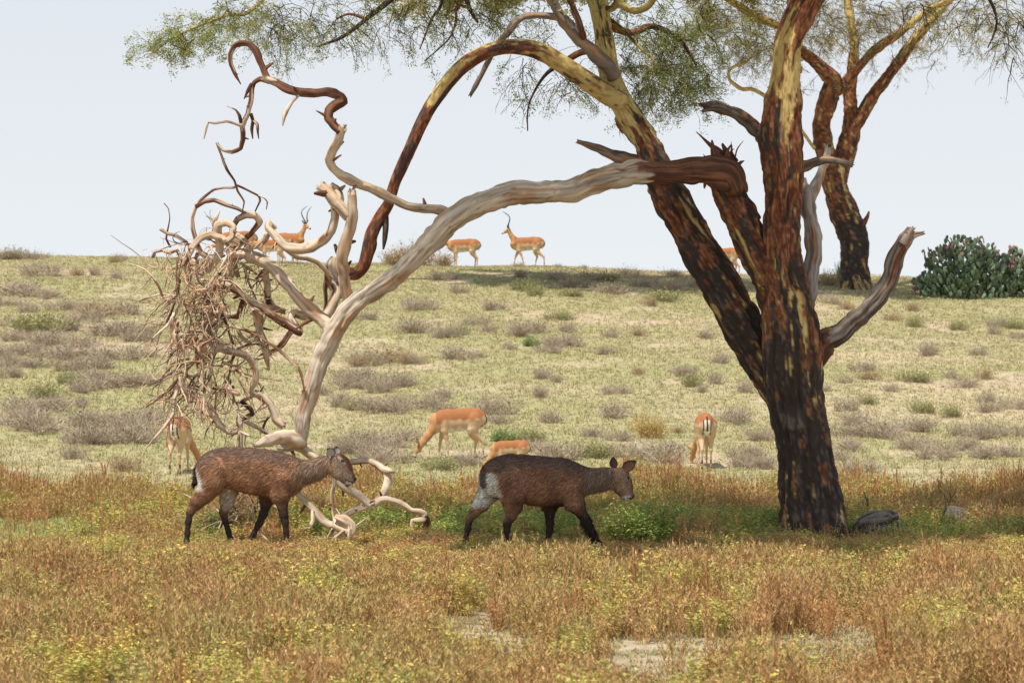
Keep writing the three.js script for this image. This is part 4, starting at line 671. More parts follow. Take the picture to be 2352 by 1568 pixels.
{
  const d = 37, K = 7200 / d / 0.19043, X0 = 1050;
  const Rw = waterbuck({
    K, G: 1378, X0, stretch: 1.05, seed: 5, hairs: 44000, neckX: 1570, headX: 1960, legY: 840,
    torso: [[560, 268, 640], [600, 205, 690], [650, 178, 710], [740, 160, 720], [880, 168, 755], [1040, 188, 785], [1190, 205, 800], [1330, 212, 800], [1430, 250, 780]],
    neck: [[1440, 500, 210], [1540, 492, 178], [1640, 488, 162], [1750, 485, 148], [1860, 470, 140], [1960, 450, 122]],
    head: [[2040, 432, 106], [2080, 500, 96], [2115, 580, 74], [2145, 655, 54], [2160, 695, 44]], brow: [[2090, 410, 62], [2125, 480, 48], [2160, 580, 36]], cheek: [[1990, 500, 88], [2040, 590, 66], [2095, 665, 46], [2120, 700, 36]],
    legs: [
      [[[690, 480, 190], [735, 660, 145], [742, 790, 100], [715, 890, 76], [662, 985, 54], [660, 1075, 42], [685, 1190, 34], [700, 1280, 37], [725, 1335, 32], [740, 1362, 34]], 0.14, 0.75],
      [[[560, 490, 155], [505, 640, 118], [430, 760, 90], [352, 865, 68], [288, 935, 50], [265, 1060, 40], [240, 1185, 34], [225, 1280, 37], [235, 1335, 32], [250, 1362, 34]], -0.14, 0.75],
      [[[1440, 600, 150], [1470, 760, 112], [1545, 880, 72], [1610, 980, 58], [1655, 1060, 46], [1705, 1150, 36], [1750, 1255, 36], [1785, 1320, 32], [1805, 1350, 34]], 0.125, 0.8],
      [[[1290, 640, 130], [1240, 800, 92], [1232, 900, 66], [1234, 1010, 54], [1230, 1100, 44], [1215, 1200, 34], [1210, 1290, 37], [1225, 1338, 32], [1240, 1362, 34]], -0.125, 0.8],
    ],
    tail: [[470, 325, 34], [430, 385, 24], [438, 450, 20], [450, 510, 17], [458, 550, 7]], tailZ: 0.06,
    ears: [[1985, 345, -0.06, 1982, 212, -0.10, 0.10, [-0.2, 0, 0.95], [0.05, 0.03, 0.025], [0.05, 0.03, 0.025]], [2070, 360, 0.06, 2195, 250, 0.12, 0.13, [0.25, 0.3, 0.9], [0.20, 0.09, 0.05], [0.24, 0.13, 0.08]]],
    eyes: [[2128, 452, 0.058, 0.019], [2128, 452, -0.058, 0.019]], nose: [2190, 690],
    colour(zx, zy, z, x, y) {
      const n = blotch(x, y, z + 7), f = fbm(x * 26, y * 26, z * 26 + 3, 2);
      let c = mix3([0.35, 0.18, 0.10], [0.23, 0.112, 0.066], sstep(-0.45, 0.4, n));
      const topY = zx < 740 ? mixn(290, 160, clamp((zx - 470) / 270)) : mixn(160, 300, clamp((zx - 740) / 800));
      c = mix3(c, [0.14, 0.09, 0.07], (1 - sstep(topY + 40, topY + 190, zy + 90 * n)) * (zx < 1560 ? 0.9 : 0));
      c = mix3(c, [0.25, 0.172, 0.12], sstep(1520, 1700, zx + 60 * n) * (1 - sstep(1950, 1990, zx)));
      if (zx < 700) { // white rump on both haunches
        const e = 520 + (zy - 370) * 0.34 + 26 * f; c = mix3(c, mix3([0.76, 0.73, 0.68], [0.62, 0.58, 0.53], sstep(0, 0.7, f)), (z < -0.02 ? 1 : 1 - sstep(e - 40, e + 30, zx + 30 * n)) * sstep(350, 400, zy + 20 * f) * (1 - sstep(z < -0.02 ? 760 : 640, z < -0.02 ? 830 : 700, zy)));
        if (zy > 330 && zy < 560 && z > 0.03 && z < 0.10 && zx < 464) c = mix3(c, [0.05, 0.035, 0.03], 0.9);
        c = mix3(c, [0.24, 0.085, 0.035], 0.7 * sstep(325, 340, zy) * (1 - sstep(352, 368, zy)) * (1 - sstep(520, 640, zx)));
      }
      const leg = zx > 1000 ? sstep(720, 940, zy + 60 * n + 30 * f + (zx < 1330 ? 40 : 0)) : sstep(z < 0 ? 840 : 780, z < 0 ? 1010 : 1020, zy + 60 * n + 30 * f);
      c = mix3(c, [0.046, 0.031, 0.025], leg);
      if (zx > 1930) {
        const coatC = c;
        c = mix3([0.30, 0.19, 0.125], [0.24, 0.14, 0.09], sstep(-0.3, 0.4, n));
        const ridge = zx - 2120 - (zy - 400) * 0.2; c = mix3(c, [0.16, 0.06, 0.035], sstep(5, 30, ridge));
        c = mix3(c, [0.58, 0.55, 0.5], sstep(660, 690, zy + (zx - 2100) * 0.2) * (1 - sstep(2140, 2180, zx - (zy - 690))));
        if (Math.hypot(zx - 2150, (zy - 440) * 0.5) < 16) c = mix3(c, [0.6, 0.57, 0.5], 0.7);
        if (zx > 2110 && Math.abs(zy - 706 - (zx - 2140) * 0.2) < 9) c = [0.03, 0.025, 0.025];
        c = mix3(coatC, c, sstep(1960, 2030, zx + 50 * n));
      }
      return mul3(c, 0.85 + 0.3 * (f * 0.5 + 0.5));
    },
  });
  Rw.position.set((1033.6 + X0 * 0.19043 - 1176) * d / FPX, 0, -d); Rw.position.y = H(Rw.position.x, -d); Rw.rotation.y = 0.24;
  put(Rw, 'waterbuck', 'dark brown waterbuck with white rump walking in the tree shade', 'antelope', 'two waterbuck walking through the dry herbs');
}

// ---- impala: body along +x, standing at its own origin
const impalaShapes = {};
function impala({ pose = 'up', horns = false, stride = 0, turn = 0, name }) {
  const key = JSON.stringify([pose, horns, stride, turn]);
  if (impalaShapes[key]) return impalaShapes[key].clone();
  const bones = [], T = (x, t, b) => [x, (t + b) / 2, (t - b) / 2], q = (v) => v;
  bones.push(...chain([T(-0.40, 0.85, 0.58), T(-0.32, 0.905, 0.55), T(-0.16, 0.915, 0.525), T(0.02, 0.895, 0.51), T(0.18, 0.895, 0.49), T(0.30, 0.88, 0.495), T(0.38, 0.83, 0.54)], 0, 0.66, 0.03));
  let hx, hy, hz = 0, hd;
  if (pose === 'up') {
    bones.push(...chain([[0.30, 0.72, 0.135], [0.41, 0.84, 0.092], [0.49, 0.95, 0.068], [0.545, 1.05, 0.056], [0.565, 1.11, 0.052]], 0, 0.75, 0.04)); hx = 0.575; hy = 1.125; hd = V(0.86, -0.5, turn).normalize();
  } else if (pose === 'low') {
    bones.push(...chain([[0.30, 0.72, 0.135], [0.42, 0.76, 0.092], [0.55, 0.78, 0.068], [0.66, 0.79, 0.056]], 0, 0.75, 0.04)); hx = 0.68; hy = 0.795; hd = V(0.8, -0.6, turn).normalize();
  } else {
    hz = turn * 0.22; bones.push(...chain([[0.30, 0.70, 0.135, 0], [0.44, 0.56, 0.09, hz * 0.2], [0.56, 0.42, 0.068, hz * 0.6], [0.64, 0.31, 0.056, hz * 0.9], [0.68, 0.26, 0.052, hz]], 0, 0.75, 0.04)); hx = 0.70; hy = 0.25; hd = V(0.42, -0.9, turn * 0.25).normalize();
  }
  const hp = V(hx, hy, hz), mz = hp.clone().addScaledVector(hd, 0.10), nz = hp.clone().addScaledVector(hd, 0.20), B = (a, ra, b, rb, f = 0.8) => bones.push([a.x, a.y, a.z, ra, b.x, b.y, b.z, rb, f, 0.015]);
  B(hp, 0.062, mz, 0.048); B(mz, 0.048, nz, 0.028); B(nz, 0.028, nz.clone().addScaledVector(hd, 0.012), 0.026);
  const legs = (list, z, top) => bones.push(...chain(list.map((p, i) => [p[0], p[1], p[2], z * (i === 0 ? top : 1)]), z, 0.8, 0.02));
  const s = stride;
  legs([[-0.27, 0.70, 0.15], [-0.25, 0.56, 0.105], [-0.27 + s * 0.3, 0.46, 0.066], [-0.385 + s * 0.8, 0.315, 0.030], [-0.375 + s, 0.21, 0.018], [-0.365 + s * 1.1, 0.08, 0.015], [-0.345 + s * 1.1, 0.015, 0.019]], 0.075, 0.9);
  legs([[-0.27, 0.70, 0.15], [-0.25, 0.56, 0.105], [-0.27 - s * 0.3, 0.46, 0.066], [-0.385 - s * 0.8, 0.315, 0.030], [-0.375 - s, 0.21, 0.018], [-0.365 - s * 1.1, 0.08, 0.015], [-0.345 - s * 1.1, 0.015, 0.019]], -0.075, 0.9);
  legs([[0.25, 0.66, 0.105], [0.26, 0.52, 0.068], [0.265 + s * 0.5, 0.40, 0.038], [0.27 + s * 0.9, 0.28, 0.026], [0.268 + s * 1.1, 0.16, 0.018], [0.268 + s * 1.2, 0.07, 0.017], [0.285 + s * 1.2, 0.015, 0.02]], 0.07, 0.9);
  legs([[0.25, 0.66, 0.105], [0.26, 0.52, 0.068], [0.265 - s * 0.5, 0.40, 0.038], [0.27 - s * 0.9, 0.28, 0.026], [0.268 - s * 1.1, 0.16, 0.018], [0.268 - s * 1.2, 0.07, 0.017], [0.285 - s * 1.2, 0.015, 0.02]], -0.07, 0.9);
  bones.push([-0.425, 0.84, 0, 0.022, -0.455, 0.72, 0, 0.018, 1, 0.01], [-0.455, 0.72, 0, 0.018, -0.45, 0.56, 0, 0.014, 1, 0.01]);
  const colour = (x, y, z) => {
    const f = fbm(x * 14, y * 14, z * 14, 2) * 0.04, inTorso = x < 0.40 && y > 0.42, az = Math.abs(z);
    let c = [0.65, 0.44, 0.265];                                                                    // fawn
    const line = 0.70 + f + (x > 0.2 ? (x - 0.2) * -0.4 : 0) + (x < -0.2 ? (x + 0.2) * -0.2 : 0);
    c = mix3(c, [0.385, 0.155, 0.06], sstep(line - 0.035, line + 0.04, y));                            // rufous saddle
    if (inTorso && x > -0.2 && x < 0.2) c = mix3(c, [0.80, 0.74, 0.64], 1 - sstep(0.53 + f, 0.60 + f, y));
    if (pose !== 'up' ? (x > 0.42) : (x > 0.40 && y > 0.7)) c = mix3([0.50, 0.24, 0.10], [0.58, 0.34, 0.17], 0.4);
    if (x < -0.33 && y > 0.42) { // rump: white with a black stripe down each buttock and one down the tail
      if (y < 0.80) { if (az < 0.05) c = mix3(c, [0.74, 0.64, 0.53], 0.85); if (az > 0.05 && az < 0.068 && y > 0.56) c = mix3(c, [0.03, 0.022, 0.018], 0.9); }
      if (az < 0.013 && x < -0.44 && y > 0.6) c = [0.03, 0.02, 0.018]; if (x < -0.44 && y < 0.62) c = [0.85, 0.83, 0.78];
    }
    if (y < 0.16 && x < 0 && y > 0.09) c = mix3(c, [0.02, 0.016, 0.014], x < -0.1 && (x + 0.372 - s * Math.sign(z)) < 0.01 ? 0.95 : 0);
    if (y < 0.035) c = [0.04, 0.032, 0.028];
    const dh = V(x, y, z).sub(hp), along = dh.dot(hd);
    if (dh.length() < 0.26 && along > 0.17) c = along > 0.205 ? [0.03, 0.025, 0.022] : [0.66, 0.56, 0.46];
    return mul3(c, 0.93 + f * 2.5);
  };
  const gb = bodyMesh(bones, 0.0085, colour), g = new THREE.Group();
  const up = V(0, 1, 0).addScaledVector(hd, -hd.y).normalize(), sd = V().crossVectors(hd, up).normalize(), e0 = hp.clone().addScaledVector(up, 0.035).addScaledVector(hd, -0.03);
  for (const k of [-1, 1]) ear(gb, e0.clone().addScaledVector(sd, 0.035 * k), e0.clone().addScaledVector(sd, 0.14 * k).addScaledVector(up, 0.09).addScaledVector(hd, -0.05), 0.062, hd.clone().addScaledVector(sd, k * 0.5), [0.42, 0.2, 0.09], [0.62, 0.52, 0.44], [0.03, 0.022, 0.02]);
  part(gb.geo(), furMat, 'body', g);
  for (const k of [-1, 1]) { const p = hp.clone().addScaledVector(hd, 0.035).addScaledVector(up, 0.018).addScaledVector(sd, 0.048 * k); eyeOn(g, p.x, p.y, p.z, 0.013); }
  if (horns) for (const k of [-1, 1]) {
    const w = (b, u, l) => { const p = hp.clone().addScaledVector(up, 0.05 + u).addScaledVector(hd, -b).addScaledVector(sd, l * k); return [p.x, p.y, p.z]; }, hb = new GB();
    tube(hb, [[...w(0.005, -0.01, 0.025), 0.02], [...w(0.03, 0.06, 0.045), 0.019], [...w(0.12, 0.13, 0.085), 0.017], [...w(0.20, 0.22, 0.125), 0.014], [...w(0.215, 0.33, 0.135), 0.011], [...w(0.17, 0.43, 0.115), 0.008], [...w(0.13, 0.52, 0.10), 0.003]], { seg: 9, sp: 0.012, col: (a, L) => mul3([0.06, 0.052, 0.046], 0.8 + 0.4 * (Math.sin(L * 260) > 0 ? 1 : 0)), disp: (a, L, t) => (t < 0.7 ? 0.0018 * Math.sin(L * 260) : 0) });
    part(hb.geo(), hornMat, 'horn', g);
  }
  impalaShapes[key] = g; g.updateMatrixWorld();
  return g.clone();
}
// [foot px, py, heading (0 right, pi left, pi/2 away), size, shape, label, distance if on the skyline]
const HERD = [
  [1212, 608, Math.PI, 1.03, { pose: 'up', horns: true, stride: 0.12 }, 'horned impala buck walking on the skyline, clear of the branches', 97],
  [1066, 606, Math.PI + 0.1, 1.0, { pose: 'low', horns: false, stride: 0.02 }, 'impala on the skyline with its forequarters hidden by the pale fallen limb', 97],
  [1668, 613, Math.PI, 0.95, { pose: 'graze', stride: 0.05 }, 'impala on the skyline seen between the leaning stem and the broken stem', 97.5],
  [664, 598, -0.55, 1.06, { pose: 'up', horns: true, stride: 0.02, turn: 0.1 }, 'horned impala buck with raised head on the skyline behind the tangled twigs', 97],
  [625, 600, Math.PI + 0.15, 0.92, { pose: 'low', stride: 0.04 }, 'impala with its rump towards the horned buck behind the tangled twigs', 96],
  [548, 597, 0.25 + Math.PI, 1.12, { pose: 'low', horns: true, stride: 0.03 }, 'impala mostly hidden behind the pale curled branch on the skyline', 96.5],
  [1053, 1054, Math.PI + 0.18, 1.0, { pose: 'graze', stride: 0.06 }, 'impala grazing side-on in the open beyond the two waterbuck', 0],
  [1173, 1092, Math.PI + 0.1, 0.66, { pose: 'graze', stride: 0.03 }, 'small impala grazing half hidden behind the dark waterbuck', 0],
  [1618, 1074, Math.PI / 2 + 0.04, 1.06, { pose: 'graze', stride: 0.03, turn: -0.5 }, 'impala grazing with its rump to the viewer near the big trunk', 0],
  [412, 1086, Math.PI / 2 - 0.1, 1.06, { pose: 'graze', stride: 0.03, turn: 0.7 }, 'impala grazing with its rump to the viewer under the dead tangle', 0],
];
for (const [px, py, head, size, shape, label, dist] of HERD) {
  const p = dist ? at(px, py, dist) : groundAt(px, py), o = impala(shape);
  p.y = H(p.x, p.z) - 0.01;
  o.position.copy(p); o.rotation.y = head; o.scale.setScalar(size);
  put(o, 'impala', label, 'antelope', 'impala herd on the hillside');
}
// ---------------------------------------------------------------- shrubs, cactus, rocks
const plantMat = leafy(0.12), dryMat = matte({ roughness: 1, specularIntensity: 0.1 });
// a low dome of dry twigs, about 1 m wide and 0.55 m high before scaling
function dryShrub(seed, { twigs = 300, cols, leaf = 0, leafC = [0.3, 0.3, 0.1], tall = 0.55 }) {
  const R = mulberry(seed), gb = new GB();
  const lobes = Array.from({ length: 4 + Math.floor(R() * 3) }, () => [(R() - 0.5) * 0.62, (R() - 0.5) * 0.6, 0.55 + R() * 0.5]);
  for (let k = 0; k < twigs; k++) {
    const L = lobes[Math.floor(R() * lobes.length)], a = R() * TAU, el = Math.pow(R(), 0.55), len = tall * L[2] * (0.55 + R() * 0.5), d = V(Math.cos(a) * Math.sqrt(1 - el * el) * 0.95, 0.25 + el * 0.9, Math.sin(a) * Math.sqrt(1 - el * el) * 0.95).normalize();
    let p = V(L[0] + (R() - 0.5) * 0.15, -0.02, L[1] + (R() - 0.5) * 0.15); const c = mul3(cols[Math.floor(R() * cols.length)], 0.7 + R() * 0.6), w0 = 0.006;
    for (let i = 0; i < 4; i++) {
      d.add(V((R() - 0.5) * 0.7, (R() - 0.45) * 0.45, (R() - 0.5) * 0.7)).normalize();
      const q = p.clone().addScaledVector(d, len / 4), s = V(R() - 0.5, R() - 0.5, R() - 0.5).cross(d).normalize().multiplyScalar(w0 * (1 - i * 0.2));
      gb.tri(p.clone().add(s), p.clone().sub(s), q, c);
      if (i > 0) for (let e = 0; e < 2; e++) { const t = p.clone().lerp(q, R()), f = d.clone().add(V(R() - 0.5, R() - 0.3, R() - 0.5).multiplyScalar(1.8)).normalize(), u = s.clone().multiplyScalar(0.7); gb.tri(t.clone().add(u), t.clone().sub(u), t.clone().addScaledVector(f, 0.06 + R() * 0.08), c); if (R() < leaf) { const lc = mul3(leafC, 0.7 + R() * 0.6), lp = t.clone().addScaledVector(f, 0.06), lw = V(R() - 0.5, R() - 0.5, R() - 0.5).cross(f).normalize().multiplyScalar(0.014); gb.tri(lp.clone().add(lw), lp.clone().sub(lw), lp.clone().addScaledVector(f, 0.05), lc); } }
      p = q;
    }
  }
  return gb.geo();
}
const GREYS = [[0.47, 0.385, 0.305], [0.40, 0.32, 0.255], [0.52, 0.43, 0.33], [0.46, 0.35, 0.26]], BROWNS = [[0.46, 0.345, 0.22], [0.38, 0.28, 0.18], [0.52, 0.4, 0.26]], OLIVES = [[0.33, 0.31, 0.155], [0.40, 0.355, 0.19], [0.27, 0.255, 0.14]];
const shrubKinds = {
  grey: [1, 2, 3, 4, 5, 6].map((s) => dryShrub(s * 7, { cols: GREYS, leaf: 0.08, leafC: [0.26, 0.25, 0.13] })),
  brown: [1, 2].map((s) => dryShrub(s * 13 + 100, { cols: BROWNS, leaf: 0.15, leafC: [0.35, 0.26, 0.12] })),
  olive: [1, 2].map((s) => dryShrub(s * 17 + 200, { cols: OLIVES, leaf: 0.4, leafC: [0.36, 0.345, 0.16] })),
  orange: [dryShrub(301, { cols: [[0.5, 0.34, 0.15], [0.44, 0.29, 0.12]], leaf: 0.8, leafC: [0.52, 0.38, 0.14], tall: 0.75 })],
  green: [dryShrub(401, { cols: [[0.16, 0.18, 0.07]], leaf: 0.9, leafC: [0.33, 0.40, 0.16], tall: 0.7 })],
};
{
  const R = mulberry(91), SHARED = { grey: 'low dry grey shrub', brown: 'low dry brown shrub', olive: 'low olive-green shrub' };
  const shrub = (px, py, w, kind, label, hk = 1, d) => {
    const p = d ? at(px, py, d) : groundAt(px, py); p.y = H(p.x, p.z);
    const list = shrubKinds[kind], m = shade(new THREE.Mesh(list[Math.floor(R() * list.length)], dryMat)), s = w * -p.z / FPX * (px < 400 ? 1.5 : 1.32);
    m.position.copy(p); m.rotation.y = R() * TAU; m.scale.set(s, Math.min(s * 1.05, 0.40 + s * 0.34) * hk * (0.85 + R() * 0.3), s * (0.85 + R() * 0.3));
    const where = d ? 'on the skyline ' + (px < 400 ? 'left of the tangle' : 'by the walking impala') : (py < 700 ? 'on the upper slope' : py < 860 ? 'on the middle slope' : py < 985 ? 'on the lower slope' : 'at the slope foot') + (px < 400 ? ' left of the dead tangle' : px < 985 ? ' behind the fallen limb' : px < 1800 ? ' left of the big trunk' : ' right of the big trunk');
    put(m, 'dry_shrub', label ?? SHARED[kind] + ' ' + where, 'shrub', label ? undefined : kind + ' shrubs ' + where);
  };
  // x, y of the foot and width, in photo pixels
  const S = [
    [96, 632, 75], [178, 632, 34, 1], [219, 632, 28], [273, 640, 34], [263, 603, 30, 1], [58, 678, 115], [116, 684, 60], [20, 703, 66], [68, 717, 40], [137, 712, 70], [191, 718, 70], [239, 726, 95, 1], [290, 720, 80], [205, 738, 70], [44, 752, 95], [103, 760, 115, 2], [154, 756, 85], [240, 767, 105], [290, 774, 115], [325, 784, 70], [20, 780, 70], [85, 790, 95], [191, 794, 55], [137, 794, 80],
    [27, 818, 80], [75, 811, 70], [120, 825, 100], [205, 822, 105], [246, 828, 55], [328, 822, 90], [14, 838, 60], [68, 845, 90], [154, 849, 80], [205, 846, 90], [17, 868, 60], [161, 882, 45, 2], [219, 876, 80], [290, 890, 105], [325, 883, 70], [103, 910, 80, 2], [205, 900, 80], [34, 945, 115], [79, 958, 95], [137, 941, 90], [185, 934, 50], [41, 979, 90], [120, 988, 135], [191, 984, 115], [256, 977, 125], [308, 994, 125], [359, 966, 75], [191, 1018, 100], [256, 1016, 115], [325, 1014, 110], [172, 1052, 55],
    [811, 872, 95], [862, 900, 80], [896, 890, 70], [838, 842, 60, 1], [913, 883, 70], [770, 934, 80], [872, 945, 95], [831, 941, 70, 2], [742, 907, 55], [783, 886, 70], [947, 835, 50, 1], [811, 1020, 115], [879, 1027, 115], [862, 1054, 100], [794, 1040, 80], [965, 938, 90], [947, 1012, 75], [838, 893, 90], [923, 886, 60],
    [1019, 642, 60], [1190, 635, 42], [1293, 643, 80], [1351, 646, 70], [1395, 646, 50, 2], [1487, 660, 70], [1556, 636, 50], [1214, 667, 60, 2], [1231, 680, 40, 2], [1060, 674, 50], [1310, 681, 50, 2], [1522, 691, 70, 2], [1487, 703, 40, 1], [1330, 660, 80], [1420, 672, 80], [1540, 668, 70], [1590, 660, 60], [1450, 640, 60], [1640, 680, 60, 2],
    [947, 711, 85], [1142, 711, 66], [838, 734, 50], [1094, 746, 56], [1282, 735, 66, 2], [934, 763, 105], [1016, 773, 80], [1057, 769, 52, 2], [1111, 763, 50], [1187, 770, 85], [1231, 763, 95], [1317, 763, 50], [1265, 797, 66], [1317, 794, 70], [1173, 803, 36], [1258, 811, 52], [1402, 775, 36], [1474, 772, 42, 1], [1399, 814, 50], [838, 835, 90], [889, 832, 95, 1], [947, 835, 52], [1053, 824, 76], [1094, 822, 36],
    [1248, 869, 52], [1282, 878, 30], [1467, 861, 36, 1], [1570, 864, 50], [1023, 917, 66], [882, 944, 115], [1002, 947, 70], [1238, 912, 46], [1416, 905, 56], [1262, 970, 52], [1139, 974, 66], [1552, 994, 28, 1], [1214, 1012, 70, 2], [1365, 1002, 50], [1412, 1012, 60], [1010, 1080, 80, 2], [1077, 1070, 76], [872, 1064, 115], [831, 1040, 85], [1282, 1052, 115], [1351, 1050, 95, 2], [1436, 1053, 105], [1504, 1060, 115], [1556, 1040, 70], [1248, 1036, 80],
    [1619, 777, 42], [1571, 862, 46], [1591, 886, 56, 2], [1632, 880, 46], [1615, 900, 36], [1721, 901, 56], [1649, 833, 50], [1704, 969, 95], [1755, 1010, 80], [1704, 1050, 100], [1762, 1078, 80], [1721, 1072, 90], [1977, 853, 66], [2005, 873, 60, 1], [1942, 879, 32], [2097, 877, 70, 2], [2138, 815, 72], [2247, 815, 42], [1892, 900, 36], [2042, 900, 42], [2227, 891, 60], [2189, 870, 42], [2254, 870, 46, 1],
    [1936, 942, 70], [1988, 928, 46, 2], [2117, 949, 56, 2], [2186, 959, 50, 2], [2261, 925, 56], [2278, 945, 66], [1977, 976, 85], [2012, 1004, 115], [1970, 1003, 95], [2090, 990, 105], [2114, 1031, 95], [2217, 1003, 66], [2268, 1007, 85], [2234, 1034, 66], [1943, 1058, 70], [1977, 1086, 85], [1960, 1034, 76], [2148, 1052, 95], [2250, 1052, 76], [2320, 1000, 70], [2330, 940, 60], [2310, 1050, 80],
    [2103, 712, 40, 1], [2103, 750, 50, 2], [2288, 750, 50], [2327, 754, 46, 2], [2288, 767, 40], [2050, 736, 46, 1], [1947, 710, 42, 1], [2206, 758, 46, 2], [2343, 778, 40], [1903, 697, 46],
  ];
  for (const [x, y, w, k] of S) shrub(x, y, w, ['grey', 'brown', 'olive'][k ?? 0]);
  for (const [x, y, w] of [[40, 581, 70], [75, 579, 52], [12, 583, 60], [273, 584, 26], [1343, 610, 18], [1282, 609, 14], [1190, 608, 22]]) shrub(x, y, w, 'grey', null, 1, 97);
  for (const [x, w, k] of [[905, 78, 1.5], [950, 100, 1.7], [1000, 70, 1.3]]) shrub(x, 603, w, 'brown', x === 950 ? 'large brown dome shrub on the skyline behind the pale limb' : x === 905 ? 'brown shrub on the skyline beside the dark arching branch' : 'brown shrub on the skyline touching the impala behind the pale limb', k, 97.5);
  shrub(1494, 1005, 62, 'orange', 'feathery orange-yellow shrub near the impala by the big trunk', 1.25);
  shrub(1224, 795, 30, 'green', 'small fresh green leafy shrub among grey shrubs on the slope', 1.4);
  shrub(1165, 1014, 48, 'green', 'yellow-green shrub behind the rump of the side-on grazing impala', 1);
  shrub(304, 1082, 80, 'brown', 'rounded dry shrub beside the impala under the tangle', 1);
  shrub(1122, 950, 92, 'grey', 'dense dark grey shrub just above the side-on grazing impala', 1.2);
  shrub(1392, 957, 80, 'grey', 'upright grey shrub alone on the grass above the orange shrub', 1.2);
  shrub(1900, 655, 70, 'brown', 'brown shrub at the foot of the crest tree', 1.5);
  shrub(1935, 650, 30, 'green', 'leafy sprig bush against the crest tree trunk', 2.2);
}
// ---- prickly pear: flat oval pads joined edge to edge, pink buds on the uppermost
{
  const padGeo = []; { // three pad shapes
    for (let s = 0; s < 3; s++) { const g = new THREE.SphereGeometry(0.5, 12, 8); g.scale(0.72 + s * 0.08, 1, 0.17); g.translate(0, 0.46, 0); const P = g.attributes.position; for (let i = 0; i < P.count; i++) { const y = P.getY(i), k = mixn(0.6, 1.05, clamp(y)); P.setX(i, P.getX(i) * k); P.setZ(i, P.getZ(i) + 0.05 * Math.sin(P.getX(i) * 4 + s)); } g.computeVertexNormals(); padGeo.push(g); }
  }
  const padMats = [[0.12, 0.165, 0.095], [0.15, 0.195, 0.115], [0.10, 0.145, 0.085], [0.19, 0.235, 0.145]].map((c) => new THREE.MeshPhysicalMaterial({ color: new THREE.Color(...c), roughness: 0.55, specularIntensity: 0.4 }));
  const budMat = new THREE.MeshPhysicalMaterial({ color: new THREE.Color(0.33, 0.155, 0.15), roughness: 0.7 }), budGeo = new THREE.SphereGeometry(0.035, 7, 5); budGeo.scale(0.8, 1.3, 0.8);
  const clump = (px, py, wide, tall, n, label, seed) => {
    const R = mulberry(seed), g = new THREE.Group(), b = groundAt(px, py); g.position.copy(b);
    const buds = [], open = [];
    let count = 0;
    const add = (p, q, s, lev) => {
      const m = shade(new THREE.Mesh(padGeo[Math.floor(R() * 3)], padMats[Math.floor(R() * 4)])); m.name = 'pad'; m.position.copy(p); m.quaternion.copy(q); m.scale.setScalar(s); count++;
      open.push([m, s, lev]);
    };
    while (count < n) { // pads crowd the outside of the dome, some stick out
      const a = R() * TAU, el = Math.asin(R() * 0.98), f = 0.42 + 0.56 * Math.pow(R(), 0.55) + 0.16 * noise(Math.cos(a) * 3.1 + Math.sin(a) * 2, el * 4, seed), dir = V(Math.cos(a) * Math.cos(el), Math.sin(el), Math.sin(a) * Math.cos(el)), s = 0.14 + R() * 0.08;
      const p = V(dir.x * wide * 0.5 * f, dir.y * tall * 0.92 * f, dir.z * wide * 0.42 * f), up = dir.clone().multiplyScalar(0.55).add(V((R() - 0.5) * 1.1, 0.55 + R() * 0.3, (R() - 0.5) * 1.1)).normalize();
      const q = new THREE.Quaternion().setFromUnitVectors(V(0, 1, 0), up).multiply(new THREE.Quaternion().setFromAxisAngle(V(0, 1, 0), R() * TAU));
      p.addScaledVector(up, -s * 0.7); if (p.y < -0.1) p.y = -0.08 + R() * 0.05;
      add(p, q, s, 0);
    }
    for (const [m, s] of open) { const upv = V(0, 1, 0).applyQuaternion(m.quaternion), tip = m.position.clone().addScaledVector(upv, s * 0.95), ex = tip.x / (wide * 0.5); if (tip.y > 0.62 * tall * Math.sqrt(Math.max(0, 1 - ex * ex)) && R() < 0.5) for (let k = 0; k < 1 + R(); k++) buds.push(tip.clone().add(V((R() - 0.5) * 0.16, R() * 0.04 - 0.02, (R() - 0.5) * 0.06))); }
    // the 300 outermost pads towards the open side are single parts, those deep inside the thicket are joined
    const sorted = open.map((o) => o[0]).sort((a, b) => (b.position.z + 0.4 * b.position.y) - (a.position.z + 0.4 * a.position.y));
    sorted.slice(0, 300).forEach((m) => g.add(m));
    const rest = sorted.slice(300);
    if (rest.length) { const im = shade(new THREE.InstancedMesh(padGeo[0], padMats[0], rest.length)); rest.forEach((m, i) => { m.updateMatrix(); im.setMatrixAt(i, m.matrix); }); im.name = 'inner_pads'; im.userData.kind = 'stuff'; g.add(im); }
    for (const p of buds.slice(0, 150)) { const m = part(budGeo, budMat, 'bud', g); m.position.copy(p); }
    put(g, 'prickly_pear', label, 'cactus', 'cactus thicket beside the crest tree');
  };
  clump(2222, 684, 3.0, 2.0, 1500, 'large dark green prickly pear thicket on the crest beside the tree', 5);
  clump(2350, 682, 1.9, 1.5, 620, 'smaller prickly pear clump at the photo edge beyond the large thicket', 6);
}
